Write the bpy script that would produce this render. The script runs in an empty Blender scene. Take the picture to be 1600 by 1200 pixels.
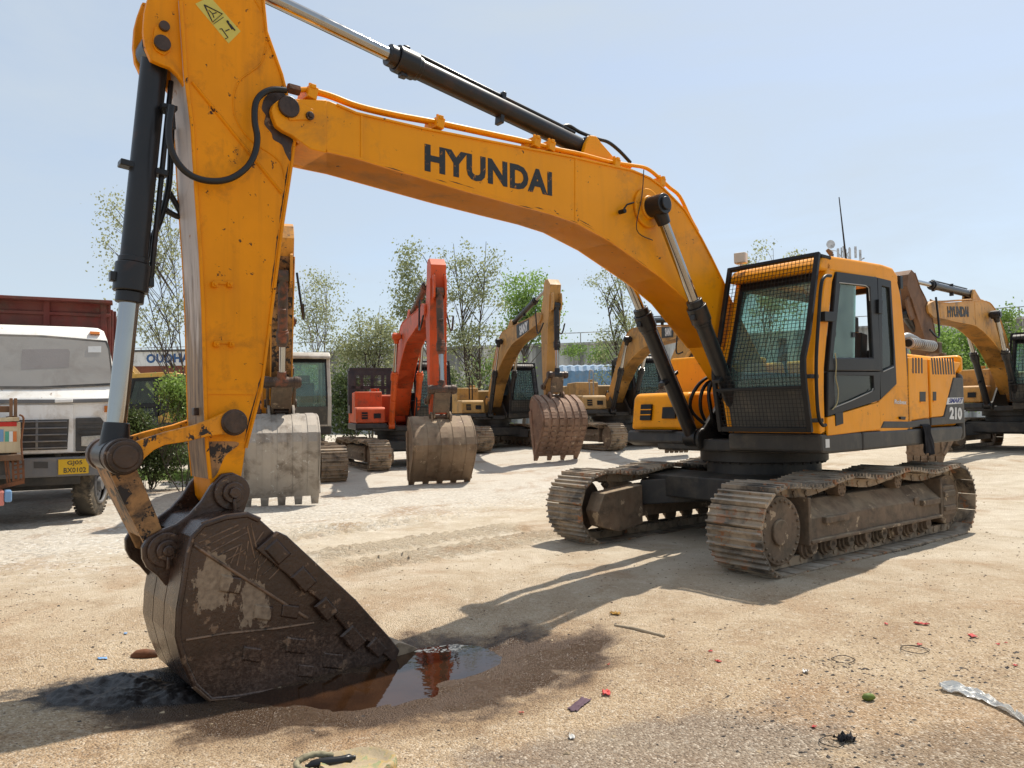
import bpy, math, random
from math import sin, cos, pi, radians, atan2, sqrt, hypot
from mathutils import Vector, Matrix, noise
random.seed(7)
S = bpy.context.scene
COL = S.collection

# ------------------------------------------------------------------ camera
CF, PIT, ROL, CH = 1177.23, 0.03844596, -0.01524065, 1.53776
cam = bpy.data.objects.new("camera", bpy.data.cameras.new("camera"))
COL.objects.link(cam)
cam.data.sensor_width = 36.0
cam.data.lens = CF / 1600 * 36.0
cam.data.clip_start = 0.05
cam.data.clip_end = 3000
R_ = Vector((cos(0), 0, 0))
fw = Vector((0, cos(PIT), sin(PIT))); up = Vector((0, -sin(PIT), cos(PIT))); rt = Vector((1, 0, 0))
# image roll: x' = c a - s b , y' = s a + c b  (b pointing down)
cr, sr = cos(ROL), sin(ROL)
cx = rt * cr + up * sr
cy = -rt * sr + up * cr
M = Matrix((cx, cy, -fw)).transposed().to_4x4()
M.translation = Vector((0, 0, CH))
cam.matrix_world = M
S.camera = cam

# ------------------------------------------------------------------ light
SUN_DIR = Vector((0.61 * cos(radians(59)), 0.79 * cos(radians(59)), sin(radians(59)))).normalized()
S.world = bpy.data.worlds.new("World")
S.world.use_nodes = True
wn = S.world.node_tree.nodes; wl = S.world.node_tree.links
sky = wn.new("ShaderNodeTexSky"); sky.sky_type = 'NISHITA'; sky.sun_disc = False
sky.sun_elevation = radians(59); sky.sun_rotation = atan2(0.61, 0.79)
sky.air_density = 1.0; sky.dust_density = 1.0; sky.ozone_density = 1.0; sky.altitude = 20
bg = wn["Background"]; bg.inputs[1].default_value = 0.13
# thin dry-season haze: the clear sky mixed with an even pale veil
veil = wn.new("ShaderNodeMix"); veil.data_type = 'RGBA'; veil.inputs[0].default_value = 0.62
veil.inputs[7].default_value = (0.470 / 0.13, 0.530 / 0.13, 0.585 / 0.13, 1)
tcw = wn.new("ShaderNodeTexCoord"); mpw = wn.new("ShaderNodeMapping"); mpw.inputs["Scale"].default_value = (1.2, 1.2, 4.5); mpw.inputs["Rotation"].default_value = (0.25, 0.35, 0.5)
nzw = wn.new("ShaderNodeTexNoise"); nzw.inputs["Scale"].default_value = 1.7; nzw.inputs["Detail"].default_value = 7; nzw.inputs["Roughness"].default_value = 0.6; nzw.inputs["Distortion"].default_value = 0.6
mrw = wn.new("ShaderNodeMapRange"); mrw.inputs[1].default_value = 0.35; mrw.inputs[2].default_value = 0.7; mrw.inputs[3].default_value = 0.58; mrw.inputs[4].default_value = 0.86
wl.new(tcw.outputs["Generated"], mpw.inputs[0]); wl.new(mpw.outputs[0], nzw.inputs["Vector"]); wl.new(nzw.outputs["Fac"], mrw.inputs[0]); wl.new(mrw.outputs[0], veil.inputs[0])
wl.new(sky.outputs[0], veil.inputs[6]); wl.new(veil.outputs[2], bg.inputs[0])
sl = bpy.data.lights.new("sun", 'SUN'); sl.energy = 4.2; sl.angle = radians(0.53); sl.color = (1.0, 0.93, 0.82)
so = bpy.data.objects.new("sun", sl); COL.objects.link(so)
so.rotation_euler = SUN_DIR.to_track_quat('Z', 'Y').to_euler()
S.view_settings.view_transform = 'Standard'; S.view_settings.look = 'None'
S.view_settings.exposure = 0.42; S.view_settings.gamma = 1.0
S.cycles.max_bounces = 6; S.cycles.transparent_max_bounces = 16
S.cycles.use_denoising = True

# ------------------------------------------------------------------ picture <-> place
def ray(px, py):
    x, y = px - 800, py - 600
    c, s = cos(ROL), sin(ROL)
    a = (c * x + s * y) / CF; b = (-s * x + c * y) / CF
    return Vector((a, cos(PIT) + b * sin(PIT), sin(PIT) - b * cos(PIT)))
def gpt(px, py, z=0.0):
    d = ray(px, py); t = (z - CH) / d.z
    return Vector((0, 0, CH)) + d * t
def at(px, py, Y):
    d = ray(px, py); return Vector((0, 0, CH)) + d * (Y / d.y)
MX, MY, YU = 3.03977, 9.19696, radians(-143.285 + 3.0)
UND = radians(-3.0)
FX, LX = Vector((cos(YU), sin(YU), 0)), Vector((-sin(YU), cos(YU), 0))
def PL(px, py, l):
    """where the sight line through a measured point meets the machine plane at offset l -> (forward, height)"""
    d = ray(px, py); o = Vector((-MX, -MY, CH)); t = (l - o.dot(LX)) / d.dot(LX); p = o + d * t
    return (p.dot(FX), p.z)
def PLs(l, pts): return [PL(x, y, l) for x, y in pts]

# ------------------------------------------------------------------ materials
def new_mat(name):
    m = bpy.data.materials.new(name); m.use_nodes = True
    nt = m.node_tree; return m, nt, nt.nodes["Principled BSDF"]
def N(nt, t, **kw):
    n = nt.nodes.new(t)
    for k, v in kw.items(): setattr(n, k, v)
    return n
def ramp(nt, fac, a, b, ca=(0, 0, 0, 1), cb=(1, 1, 1, 1)):
    r = N(nt, "ShaderNodeValToRGB"); r.color_ramp.elements[0].position = a; r.color_ramp.elements[1].position = b
    r.color_ramp.elements[0].color = ca; r.color_ramp.elements[1].color = cb
    nt.links.new(fac, r.inputs[0]); return r.outputs[0]
def noise_tex(nt, vec, scale, detail=4, rough=0.55, dist=0.0):
    n = N(nt, "ShaderNodeTexNoise"); n.inputs["Scale"].default_value = scale; n.inputs["Detail"].default_value = detail
    n.inputs["Roughness"].default_value = rough; n.inputs["Distortion"].default_value = dist
    nt.links.new(vec, n.inputs["Vector"]); return n.outputs["Fac"]
def mixc(nt, fac, a, b, mode='MIX'):
    m = N(nt, "ShaderNodeMix", data_type='RGBA', blend_type=mode)
    if isinstance(fac, (int, float)): m.inputs[0].default_value = fac
    else: nt.links.new(fac, m.inputs[0])
    for s, v in ((m.inputs[6], a), (m.inputs[7], b)):
        if isinstance(v, tuple): s.default_value = v if len(v) == 4 else v + (1,)
        else: nt.links.new(v, s)
    return m.outputs[2]
def mth(nt, op, a, b=None, clamp=False):
    m = N(nt, "ShaderNodeMath", operation=op, use_clamp=clamp)
    for s, v in ((m.inputs[0], a), (m.inputs[1], b)):
        if v is None: continue
        if isinstance(v, (int, float)): s.default_value = v
        else: nt.links.new(v, s)
    return m.outputs[0]
def ocoord(nt, scale=(1, 1, 1)):
    t = N(nt, "ShaderNodeTexCoord"); mp = N(nt, "ShaderNodeMapping"); mp.inputs["Scale"].default_value = scale
    nt.links.new(t.outputs["Object"], mp.inputs[0]); return mp.outputs[0]

def wear_mat(name, col, rough=0.45, metal=0.0, var=0.25, grime=(0.02, 0.016, 0.012), g_amt=0.3, g_scale=2.2,
             chip=None, chip_amt=0.0, chip_scale=9.0, dust=None, dust_amt=0.0, streak=0.0, bump=0.03, bump_scale=40.0, coat=0.0, spec=0.4, rnd=0.0):
    m, nt, p = new_mat(name)
    v = ocoord(nt)
    if rnd:
        oi = N(nt, 'ShaderNodeObjectInfo'); va = N(nt, 'ShaderNodeVectorMath', operation='ADD'); sc_ = N(nt, 'ShaderNodeVectorMath', operation='SCALE'); cb = N(nt, 'ShaderNodeCombineXYZ')
        for k in range(3): nt.links.new(oi.outputs['Random'], cb.inputs[k])
        nt.links.new(cb.outputs[0], sc_.inputs[0]); sc_.inputs['Scale'].default_value = 43.0; nt.links.new(v, va.inputs[0]); nt.links.new(sc_.outputs[0], va.inputs[1]); v = va.outputs[0]
    n1 = noise_tex(nt, v, 1.3, 6)
    c = mixc(nt, ramp(nt, n1, 0.3, 0.7), tuple(x * (1 - var) for x in col), tuple(min(1, x * (1 + var * 0.35)) for x in col))
    if rnd: c = mixc(nt, rnd, c, mixc(nt, oi.outputs['Random'], tuple(x * .35 for x in col), tuple(min(1, x * 1.35) for x in col)))
    if streak > 0:
        vs = ocoord(nt, (9, 9, 0.7))
        c = mixc(nt, mth(nt, 'MULTIPLY', ramp(nt, noise_tex(nt, vs, 1.5, 5), 0.5, 0.72), streak), c, grime + (1,))
    if g_amt > 0:
        g = ramp(nt, noise_tex(nt, v, g_scale, 8, 0.68, 0.4), 0.57 - 0.16 * g_amt, 0.70 - 0.08 * g_amt)
        c = mixc(nt, mth(nt, 'MULTIPLY', g, min(1, 0.35 + g_amt)), c, grime + (1,))
    if chip_amt > 0:
        k = ramp(nt, noise_tex(nt, v, chip_scale, 7, 0.7, 0.2), 0.665 - 0.11 * chip_amt, 0.68 - 0.11 * chip_amt)
        c = mixc(nt, k, c, chip + (1,))
    r = rough
    if dust:
        g = N(nt, "ShaderNodeNewGeometry"); sx = N(nt, "ShaderNodeSeparateXYZ"); nt.links.new(g.outputs["Normal"], sx.inputs[0])
        upw = ramp(nt, sx.outputs[2], 0.2, 0.95)
        nn = ramp(nt, noise_tex(nt, v, 3.5, 6, 0.6), 0.3, 0.62)
        f = mth(nt, 'MULTIPLY', mth(nt, 'ADD', mth(nt, 'MULTIPLY', upw, 0.75), 0.25), nn)
        f = mth(nt, 'MULTIPLY', f, dust_amt, True)
        c = mixc(nt, f, c, dust + (1,))
        nt.links.new(mth(nt, 'ADD', mth(nt, 'MULTIPLY', f, 0.45), rough, True), p.inputs["Roughness"])
    else:
        nr = noise_tex(nt, v, 6, 4)
        nt.links.new(mth(nt, 'ADD', mth(nt, 'MULTIPLY', nr, 0.28), rough - 0.14, True), p.inputs["Roughness"])
    nt.links.new(c, p.inputs["Base Color"]); p.inputs["Metallic"].default_value = metal; p.inputs["Specular IOR Level"].default_value = spec
    if coat: p.inputs["Coat Weight"].default_value = coat; p.inputs["Coat Roughness"].default_value = 0.25
    if bump > 0:
        b = N(nt, "ShaderNodeBump"); b.inputs["Strength"].default_value = bump * 6; b.inputs["Distance"].default_value = 0.01
        nt.links.new(noise_tex(nt, v, bump_scale, 5, 0.6), b.inputs["Height"]); nt.links.new(b.outputs[0], p.inputs["Normal"])
    return m

def glass_mat(name, tint, op=0.12, rough=0.05, dirt=0.2, dirtcol=(0.35, 0.33, 0.30)):
    m, nt, p = new_mat(name); nt.nodes.remove(p)
    out = nt.nodes["Material Output"]
    tr = N(nt, "ShaderNodeBsdfTransparent"); tr.inputs[0].default_value = tint + (1,)
    gl = N(nt, "ShaderNodeBsdfGlossy"); gl.inputs["Roughness"].default_value = rough
    df = N(nt, "ShaderNodeBsdfDiffuse"); df.inputs[0].default_value = dirtcol + (1,)
    fr = N(nt, "ShaderNodeFresnel"); fr.inputs[0].default_value = 1.5
    m1 = N(nt, "ShaderNodeMixShader"); nt.links.new(fr.outputs[0], m1.inputs[0]); nt.links.new(tr.outputs[0], m1.inputs[1]); nt.links.new(gl.outputs[0], m1.inputs[2])
    m2 = N(nt, "ShaderNodeMixShader"); v = ocoord(nt)
    f = mth(nt, 'ADD', mth(nt, 'MULTIPLY', ramp(nt, noise_tex(nt, v, 4, 6, 0.65), 0.35, 0.8), dirt), op, True)
    nt.links.new(f, m2.inputs[0]); nt.links.new(m1.outputs[0], m2.inputs[1]); nt.links.new(df.outputs[0], m2.inputs[2])
    nt.links.new(m2.outputs[0], out.inputs[0]); return m

DUST = (0.42, 0.34, 0.25)
MT = {}
MT['paint'] = wear_mat("machine_yellow", (0.87, 0.335, 0.003), 0.42, var=0.10, grime=(0.30, 0.14, 0.035), g_amt=0.16, g_scale=1.6, chip=(0.05, 0.025, 0.015), chip_amt=0.06, chip_scale=14, streak=0.10, bump=0.01, spec=0.22)
MT['paint_arm'] = wear_mat("stick_yellow", (0.84, 0.30, 0.001), 0.45, var=0.2, grime=(0.12, 0.05, 0.015), g_amt=0.10, g_scale=2.6, chip=(0.045, 0.022, 0.014), chip_amt=0.3, chip_scale=12, streak=0.2, bump=0.012, spec=0.2)
MT['paint_worn'] = wear_mat("chipped_yellow", (0.80, 0.29, 0.002), 0.5, var=0.25, grime=(0.03, 0.018, 0.012), g_amt=0.55, g_scale=6, chip=(0.022, 0.014, 0.011), chip_amt=0.75, chip_scale=8, streak=0.4, bump=0.03)
MT['paint_tired'] = wear_mat("burnt_yellow", (0.40, 0.20, 0.07), 0.5, var=0.3, grime=(0.03, 0.018, 0.012), g_amt=0.7, g_scale=5, chip=(0.018, 0.012, 0.01), chip_amt=1.2, chip_scale=7, streak=0.5, bump=0.03)
MT['cream'] = wear_mat("rubbed_front_plate", (0.62, 0.53, 0.48), 0.5, var=0.2, grime=(0.12, 0.07, 0.045), g_amt=0.2, g_scale=2.2, chip=(0.35, 0.14, 0.02), chip_amt=0.25, chip_scale=5, streak=0.35)
MT['black'] = wear_mat("black_paint", (0.010, 0.011, 0.013), 0.42, var=0.3, grime=(0.04, 0.033, 0.025), g_amt=0.12, g_scale=4, dust=DUST, dust_amt=0.06, bump=0.012, spec=0.25)
MT['black_cyl'] = wear_mat("cylinder_black", (0.012, 0.013, 0.016), 0.33, var=0.3, grime=(0.06, 0.025, 0.012), g_amt=0.22, g_scale=5, dust=DUST, dust_amt=0.06, bump=0.008)
MT['deck'] = wear_mat("deck_black", (0.020, 0.021, 0.023), 0.48, var=0.35, grime=(0.09, 0.075, 0.055), g_amt=0.3, g_scale=2, dust=DUST, dust_amt=0.22, streak=0.2, bump=0.02)
MT['chrome'] = wear_mat("chrome_rod", (0.40, 0.395, 0.385), 0.08, metal=1.0, var=0.1, grime=(0.2, 0.17, 0.14), g_amt=0.1, bump=0)
MT['rubber'] = wear_mat("hose_rubber", (0.012, 0.012, 0.013), 0.35, var=0.3, g_amt=0.1, bump=0.01)
MT['greasy'] = wear_mat("greasy_steel", (0.085, 0.05, 0.034), 0.36, metal=0.15, var=0.5, grime=(0.016, 0.011, 0.009), g_amt=0.55, g_scale=5, dust=(0.22, 0.14, 0.08), dust_amt=0.2, streak=0.5, chip=(0.20,0.13,0.085), chip_amt=0.35, chip_scale=7, bump=0.05)
MT['track'] = wear_mat("track_steel", (0.34, 0.25, 0.165), 0.62, metal=0.1, var=0.4, grime=(0.022, 0.016, 0.012), g_amt=0.62, g_scale=4.5, chip=(0.24, 0.09, 0.025), chip_amt=0.55, chip_scale=6, dust=(0.50, 0.43, 0.34), dust_amt=0.55, bump=0.08, bump_scale=26)
MT['shoe'] = wear_mat('track_shoe', (0.36, 0.27, 0.18), 0.6, metal=0.1, var=0.45, grime=(0.022, 0.016, 0.012), g_amt=0.85, g_scale=3.2, chip=(0.27, 0.10, 0.028), chip_amt=0.8, chip_scale=5, dust=(0.56, 0.49, 0.40), dust_amt=0.75, bump=0.1, bump_scale=24, rnd=.35)
MT['mudsteel'] = wear_mat("muddy_steel", (0.16, 0.105, 0.068), 0.72, var=0.5, grime=(0.026, 0.018, 0.013), g_amt=0.75, g_scale=3.5, chip=(0.37, 0.275, 0.18), chip_amt=0.55, chip_scale=4.5, streak=0.35, dust=(0.40, 0.31, 0.21), dust_amt=0.9, bump=0.1, bump_scale=22)
MT['brownmud'] = wear_mat("dry_mud", (0.25, 0.165, 0.10), 0.9, var=0.4, grime=(0.08, 0.05, 0.03), g_amt=0.5, g_scale=7, bump=0.2, bump_scale=16)
MT['glass'] = glass_mat("cab_glass", (0.66, 0.88, 0.81), 0.12, 0.04, 0.22, (0.40, 0.54, 0.50))
MT['glass_dark'] = glass_mat("tinted_glass", (0.30, 0.42, 0.36), 0.10, 0.05, 0.15, (0.18, 0.2, 0.17))
MT['glass_dusty'] = glass_mat("dusty_glass", (0.30, 0.30, 0.29), 0.55, 0.25, 0.4, (0.35, 0.32, 0.28))
MT['seat'] = wear_mat("seat_vinyl", (0.06, 0.065, 0.075), 0.6, g_amt=0.2)
MT['white'] = wear_mat("dusty_white", (0.72, 0.70, 0.65), 0.5, var=0.1, grime=(0.35, 0.29, 0.2), g_amt=0.25, g_scale=2.4, dust=(0.58, 0.50, 0.38), dust_amt=0.5, streak=0.15, chip=(0.2, 0.12, 0.07), chip_amt=0.05)
MT['lamp'] = wear_mat("lamp_lens", (0.62, 0.58, 0.50), 0.2, g_amt=0.1, bump=0)
MT['letter'] = wear_mat("letter_black", (0.022, 0.024, 0.026), 0.5, var=0.3, g_amt=0.0, chip=(0.45, 0.17, 0.015), chip_amt=0.42, chip_scale=30, bump=0)
MT['letter_white'] = wear_mat("letter_white", (0.70, 0.70, 0.68), 0.5, var=0.1, g_amt=0.1, bump=0)
MT['letter_blue'] = wear_mat("letter_blue", (0.02, 0.03, 0.22), 0.5, g_amt=0, bump=0)

# ------------------------------------------------------------------ mesh builder
class MB:
    def __init__(s): s.v = []; s.f = []
    def add(s, vs, fs):
        o = len(s.v); s.v += [tuple(v) for v in vs]; s.f += [tuple(i + o for i in f) for f in fs]; return s
    def prism(s, poly, l0, l1):
        n = len(poly); a = sum(poly[i][0] * poly[(i + 1) % n][1] - poly[(i + 1) % n][0] * poly[i][1] for i in range(n))
        if a < 0: poly = poly[::-1]
        if l0 > l1: l0, l1 = l1, l0
        vs = [(p[0], l0, p[1]) for p in poly] + [(p[0], l1, p[1]) for p in poly]
        fs = [tuple(range(n)), tuple(range(2 * n - 1, n - 1, -1))] + [(i, i + n, (i + 1) % n + n, (i + 1) % n) for i in range(n)]
        return s.add(vs, fs)
    def ring(s, outer, inner, l0, l1):
        n = len(outer); vs = []
        for l in (l0, l1):
            for q in (outer, inner): vs += [(p[0], l, p[1]) for p in q]
        o0, i0, o1, i1 = 0, n, 2 * n, 3 * n; fs = []
        for i in range(n):
            j = (i + 1) % n
            fs += [(o0 + i, o0 + j, i0 + j, i0 + i), (o1 + i, i1 + i, i1 + j, o1 + j), (o0 + i, o1 + i, o1 + j, o0 + j), (i0 + i, i0 + j, i1 + j, i1 + i)]
        return s.add(vs, fs)
    def box(s, c, d, m=None):
        vs = []
        for z in (-1, 1):
            for y in (-1, 1):
                for x in (-1, 1):
                    q = Vector((x * d[0] / 2, y * d[1] / 2, z * d[2] / 2))
                    if m is not None: q = m @ q
                    vs.append(q + Vector(c))
        return s.add(vs, [(0, 2, 3, 1), (4, 5, 7, 6), (0, 1, 5, 4), (2, 6, 7, 3), (0, 4, 6, 2), (1, 3, 7, 5)])
    def bar(s, a, b, w, h, upv=(0, 0, 1)):
        a, b = Vector(a), Vector(b); d = b - a; L = d.length
        if L < 1e-6: return s
        x = d / L; u = Vector(upv); y = u.cross(x)
        if y.length < 1e-4: y = Vector((0, 1, 0)).cross(x)
        y.normalize(); z = x.cross(y)
        return s.box((a + b) / 2, (L, w, h), Matrix((x, y, z)).transposed())
    def tube(s, pts, r, n=12, cap=True):
        pts = [Vector(p) for p in pts]; m = len(pts)
        rs = [r] * m if isinstance(r, (int, float)) else r
        ref = None; vs = []; fs = []
        for i, p in enumerate(pts):
            t = (pts[min(i + 1, m - 1)] - pts[max(i - 1, 0)])
            if t.length < 1e-9: t = Vector((0, 0, 1))
            t.normalize()
            if ref is None:
                ref = t.orthogonal().normalized()
            ref = (ref - t * ref.dot(t))
            ref = ref.normalized() if ref.length > 1e-6 else t.orthogonal().normalized()
            b = t.cross(ref)
            for k in range(n):
                a = 2 * pi * k / n; vs.append(p + (ref * cos(a) + b * sin(a)) * rs[i])
        for i in range(m - 1):
            for k in range(n):
                k2 = (k + 1) % n; fs.append((i * n + k, i * n + k2, (i + 1) * n + k2, (i + 1) * n + k))
        if cap: fs += [tuple(range(n - 1, -1, -1)), tuple(range((m - 1) * n, m * n))]
        return s.add(vs, fs)
    def cyl(s, a, b, r, r2=None, n=20): return s.tube([a, b], [r, r if r2 is None else r2], n)
    def lcyl(s, fz, l0, l1, r, n=24): return s.cyl((fz[0], l0, fz[1]), (fz[0], l1, fz[1]), r, None, n)
    def strip(s, poly, l0, l1, th):
        """plate bent along a 2D line, th > 0 to its left"""
        n = len(poly); off = []
        for i in range(n):
            a, b = poly[max(i - 1, 0)], poly[min(i + 1, n - 1)]
            dx, dz = b[0] - a[0], b[1] - a[1]; L = hypot(dx, dz) or 1
            off.append((poly[i][0] - dz / L * th, poly[i][1] + dx / L * th))
        vs = [(p[0], l0, p[1]) for p in poly] + [(p[0], l1, p[1]) for p in poly] + [(p[0], l0, p[1]) for p in off] + [(p[0], l1, p[1]) for p in off]
        fs = []
        for i in range(n - 1):
            j = i + 1
            fs += [(i, j, j + n, i + n), (i + 2 * n, i + 3 * n, j + 3 * n, j + 2 * n), (i, i + 2 * n, j + 2 * n, j), (i + n, j + n, j + 3 * n, i + 3 * n)]
        fs += [(0, n, 3 * n, 2 * n), (n - 1, 3 * n - 1, 4 * n - 1, 2 * n - 1)]
        return s.add(vs, fs)
    def xf(s, fn): s.v = [tuple(fn(Vector(v))) for v in s.v]; return s
    def build(s, name, mat, parent=None, bevel=0.0, smooth=None, seg=2):
        me = bpy.data.meshes.new(name); me.from_pydata(s.v, [], s.f); me.validate(); me.update()
        o = bpy.data.objects.new(name, me); COL.objects.link(o)
        for m in (mat if isinstance(mat, (list, tuple)) else [mat]): me.materials.append(m if not isinstance(m, str) else MT[m])
        import bmesh
        bm = bmesh.new(); bm.from_mesh(me); bmesh.ops.recalc_face_normals(bm, faces=bm.faces); bm.to_mesh(me); bm.free()
        if smooth:
            me.shade_smooth(); me.set_sharp_from_angle(angle=radians(smooth))
        if bevel:
            b = o.modifiers.new("bevel", 'BEVEL'); b.width = bevel; b.segments = seg; b.limit_method = 'ANGLE'; b.angle_limit = radians(35)
        if parent: o.parent = parent
        return o
def spline(pts, k=6):
    pts = [Vector(p) for p in pts]; out = []
    for i in range(len(pts) - 1):
        p0, p1, p2, p3 = pts[max(i - 1, 0)], pts[i], pts[i + 1], pts[min(i + 2, len(pts) - 1)]
        for j in range(k):
            t = j / k
            out.append(0.5 * ((2 * p1) + (p2 - p0) * t + (2 * p0 - 5 * p1 + 4 * p2 - p3) * t * t + (3 * p1 - p0 - 3 * p2 + p3) * t ** 3))
    out.append(pts[-1]); return out
def spl2(pts, k=5): return [(v.x, v.y) for v in spline([(a, b, 0) for a, b in pts], k)]
def circ(c, r, a0=0, a1=360, n=16): return [(c[0] + r * cos(radians(a0 + (a1 - a0) * i / n)), c[1] + r * sin(radians(a0 + (a1 - a0) * i / n))) for i in range(n + 1)]
def tag(o, label=None, cat=None, group=None, kind=None):
    if label: o["label"] = label
    if cat: o["category"] = cat
    if group: o["group"] = group
    if kind: o["kind"] = kind
    return o
def empty(name, loc, rz=0, label=None, cat=None, group=None):
    o = bpy.data.objects.new(name, None); COL.objects.link(o); o.location = loc; o.rotation_euler = (0, 0, rz); o.empty_display_size = 0.3
    return tag(o, label, cat, group)
def text_mesh(txt, size=1.0, bold=0.03, extrude=0.002, spacing=1.0, shear=0.0):
    c = bpy.data.curves.new("t", 'FONT'); c.body = txt; c.size = size; c.offset = bold; c.extrude = extrude; c.space_character = spacing; c.shear = shear; c.resolution_u = 3
    o = bpy.data.objects.new("t", c); COL.objects.link(o)
    bpy.context.view_layer.update()
    me = bpy.data.meshes.new_from_object(o.evaluated_get(bpy.context.evaluated_depsgraph_get()))
    vs = [tuple(v.co) for v in me.vertices]; fs = [tuple(p.vertices) for p in me.polygons]
    bpy.data.objects.remove(o); bpy.data.curves.remove(c); bpy.data.meshes.remove(me)
    return vs, fs
def lettering(name, txt, org, ux, uy, mat, parent, bold=0.03, nrm=None, depth=0.004, spacing=1.0, shear=0.0):
    """flat letters filling the box org + a*ux + b*uy (a, b in 0..1)"""
    vs, fs = text_mesh(txt, 1.0, bold, 0.5, spacing, shear)
    x0 = min(v[0] for v in vs); x1 = max(v[0] for v in vs); y0 = min(v[1] for v in vs); y1 = max(v[1] for v in vs)
    org, ux, uy = Vector(org), Vector(ux), Vector(uy); n = nrm and Vector(nrm) or ux.cross(uy); n.normalize()
    mb = MB(); mb.add([org + ux * ((v[0] - x0) / (x1 - x0)) + uy * ((v[1] - y0) / (y1 - y0)) + n * (depth * (v[2] + 0.5)) for v in vs], fs)
    return mb.build(name, mat, parent)
# ------------------------------------------------------------------ excavator geometry (metres: forward, height)
BL0, BL1, AL0, AL1, MID = -0.20, 0.24, -0.15, 0.19, 0.02
TIP, BPIN = PL(446, 171, .2), PL(357, 768, .2)
FOOT = (0.30, 1.72)
TOPL = PLs(.24, [(491, 156), (514, 157), (526, 162), (556, 175), (660, 199), (743, 215), (826, 231), (894, 244), (928, 252), (960, 259), (987, 265), (1015, 277), (1033, 290), (1051, 308), (1070, 328), (1082, 348), (1096, 372), (1112, 403), (1127, 434), (1137, 455)])
BOTL = PLs(.24, [(470, 222), (485, 232), (510, 238), (554, 248), (648, 276), (725, 299), (806, 321), (859, 335), (900, 349), (955, 379), (993, 406), (1032, 434), (1070, 467), (1100, 505), (1127, 540)])
BOOM_POLY = [PL(474, 160, .24)] + TOPL + circ(FOOT, .22, 140, 300, 8) + BOTL[::-1]
ARM_FRONT = PLs(.19, [(276, -75), (282, 0), (290, 120), (300, 200), (306, 300), (313, 400), (317, 485), (320, 608), (323, 700), (328, 748)])
ARM_BACK = PLs(.19, [(377, 748), (384, 700), (395, 657), (408, 608), (430, 440), (441, 352), (449, 300), (456, 253), (460, 222), (452, 165), (440, 117), (416, 50), (411, 0), (405, -40), (380, -78), (330, -95)])
ARM_POLY = ARM_FRONT + circ(BPIN, .11, 340, 200, 6) + ARM_BACK
ACYL_ARM = PL(335, -45, MID); ACYL_BOOM = PL(914, 233, MID)
BCYL_BOOM = PL(1027, 321, .38); BCYL_DECK = (0.92, 1.22)
KCYL_ARM = PL(251, 71, .14); ILINK = PL(362, 660, .23); KPIN = PL(257, 858, .23); RPIN = PL(190, 713, .23)
R1 = hypot(ILINK[0] - RPIN[0], ILINK[1] - RPIN[1]); R2 = hypot(KPIN[0] - RPIN[0], KPIN[1] - RPIN[1])
BK0, BK1 = -0.21, 0.50
SIDE = PLs(.5, [(316, 820), (353, 807), (387, 803), (407, 812), (428, 831), (499, 890), (553, 941), (607, 1000), (618, 1016), (612, 1035), (537, 1057), (453, 1076), (370, 1091), (328, 1095), (303, 1072), (287, 1037), (276, 995), (278, 953), (285, 912), (290, 870), (299, 838)])
SHELL = PLs(.5, [(407, 810), (387, 801), (353, 805), (316, 818), (297, 838), (289, 870), (283, 912), (276, 953), (274, 995), (285, 1037), (301, 1073), (328, 1097), (370, 1093), (453, 1078), (537, 1059), (612, 1037)])
EAR = PLs(.23, [(362, 738), (346, 740), (328, 760), (314, 783), (296, 803), (274, 819), (251, 828), (231, 839), (221, 855), (222, 873), (229, 887), (245, 899), (282, 943), (288, 905), (292, 860), (316, 826), (350, 812), (378, 806), (387, 780), (385, 760), (375, 744)])

def rot2(p, c, a):
    x, z = p[0] - c[0], p[1] - c[1]; return (c[0] + x * cos(a) - z * sin(a), c[1] + x * sin(a) + z * cos(a))
def isect(c1, r1, c2, r2, side):
    dx, dz = c2[0] - c1[0], c2[1] - c1[1]; d = hypot(dx, dz); d = min(max(d, abs(r1 - r2) + 1e-4), r1 + r2 - 1e-4)
    L = hypot(dx, dz); ux, uz = dx / L, dz / L; a = (r1 * r1 - r2 * r2 + d * d) / (2 * d); h = sqrt(max(0, r1 * r1 - a * a))
    return (c1[0] + ux * a - uz * h * side, c1[1] + uz * a + ux * h * side)

def track_path(hl=1.77, r=.41, sag=.05):
    pts = []
    for i in range(81):
        f = -hl + 2 * hl * i / 80; pts.append((f, 0.0))
    for i in range(1, 40): a = -90 + 180 * i / 40; pts.append((hl + r * cos(radians(a)), r + r * sin(radians(a))))
    for i in range(81):
        f = hl - 2 * hl * i / 80; u = f / hl
        z = 2 * r + .03 * (1 - u ** 2) - sag * (sin(1.5 * pi * (u + 1)) ** 2)
        pts.append((f, z))
    for i in range(1, 40): a = 90 + 180 * i / 40; pts.append((-hl + r * cos(radians(a)), r + r * sin(radians(a))))
    return pts
def along(pts, n):
    P = pts + [pts[0]]; cum = [0]
    for i in range(len(pts)): cum.append(cum[-1] + hypot(P[i + 1][0] - P[i][0], P[i + 1][1] - P[i][1]))
    L = cum[-1]; out = []; j = 0
    for k in range(n):
        s = L * k / n
        while cum[j + 1] < s: j += 1
        t = (s - cum[j]) / (cum[j + 1] - cum[j] or 1)
        out.append((P[j][0] + (P[j + 1][0] - P[j][0]) * t, P[j][1] + (P[j + 1][1] - P[j][1]) * t, atan2(P[j + 1][1] - P[j][1], P[j + 1][0] - P[j][0])))
    return out, L / n
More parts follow.
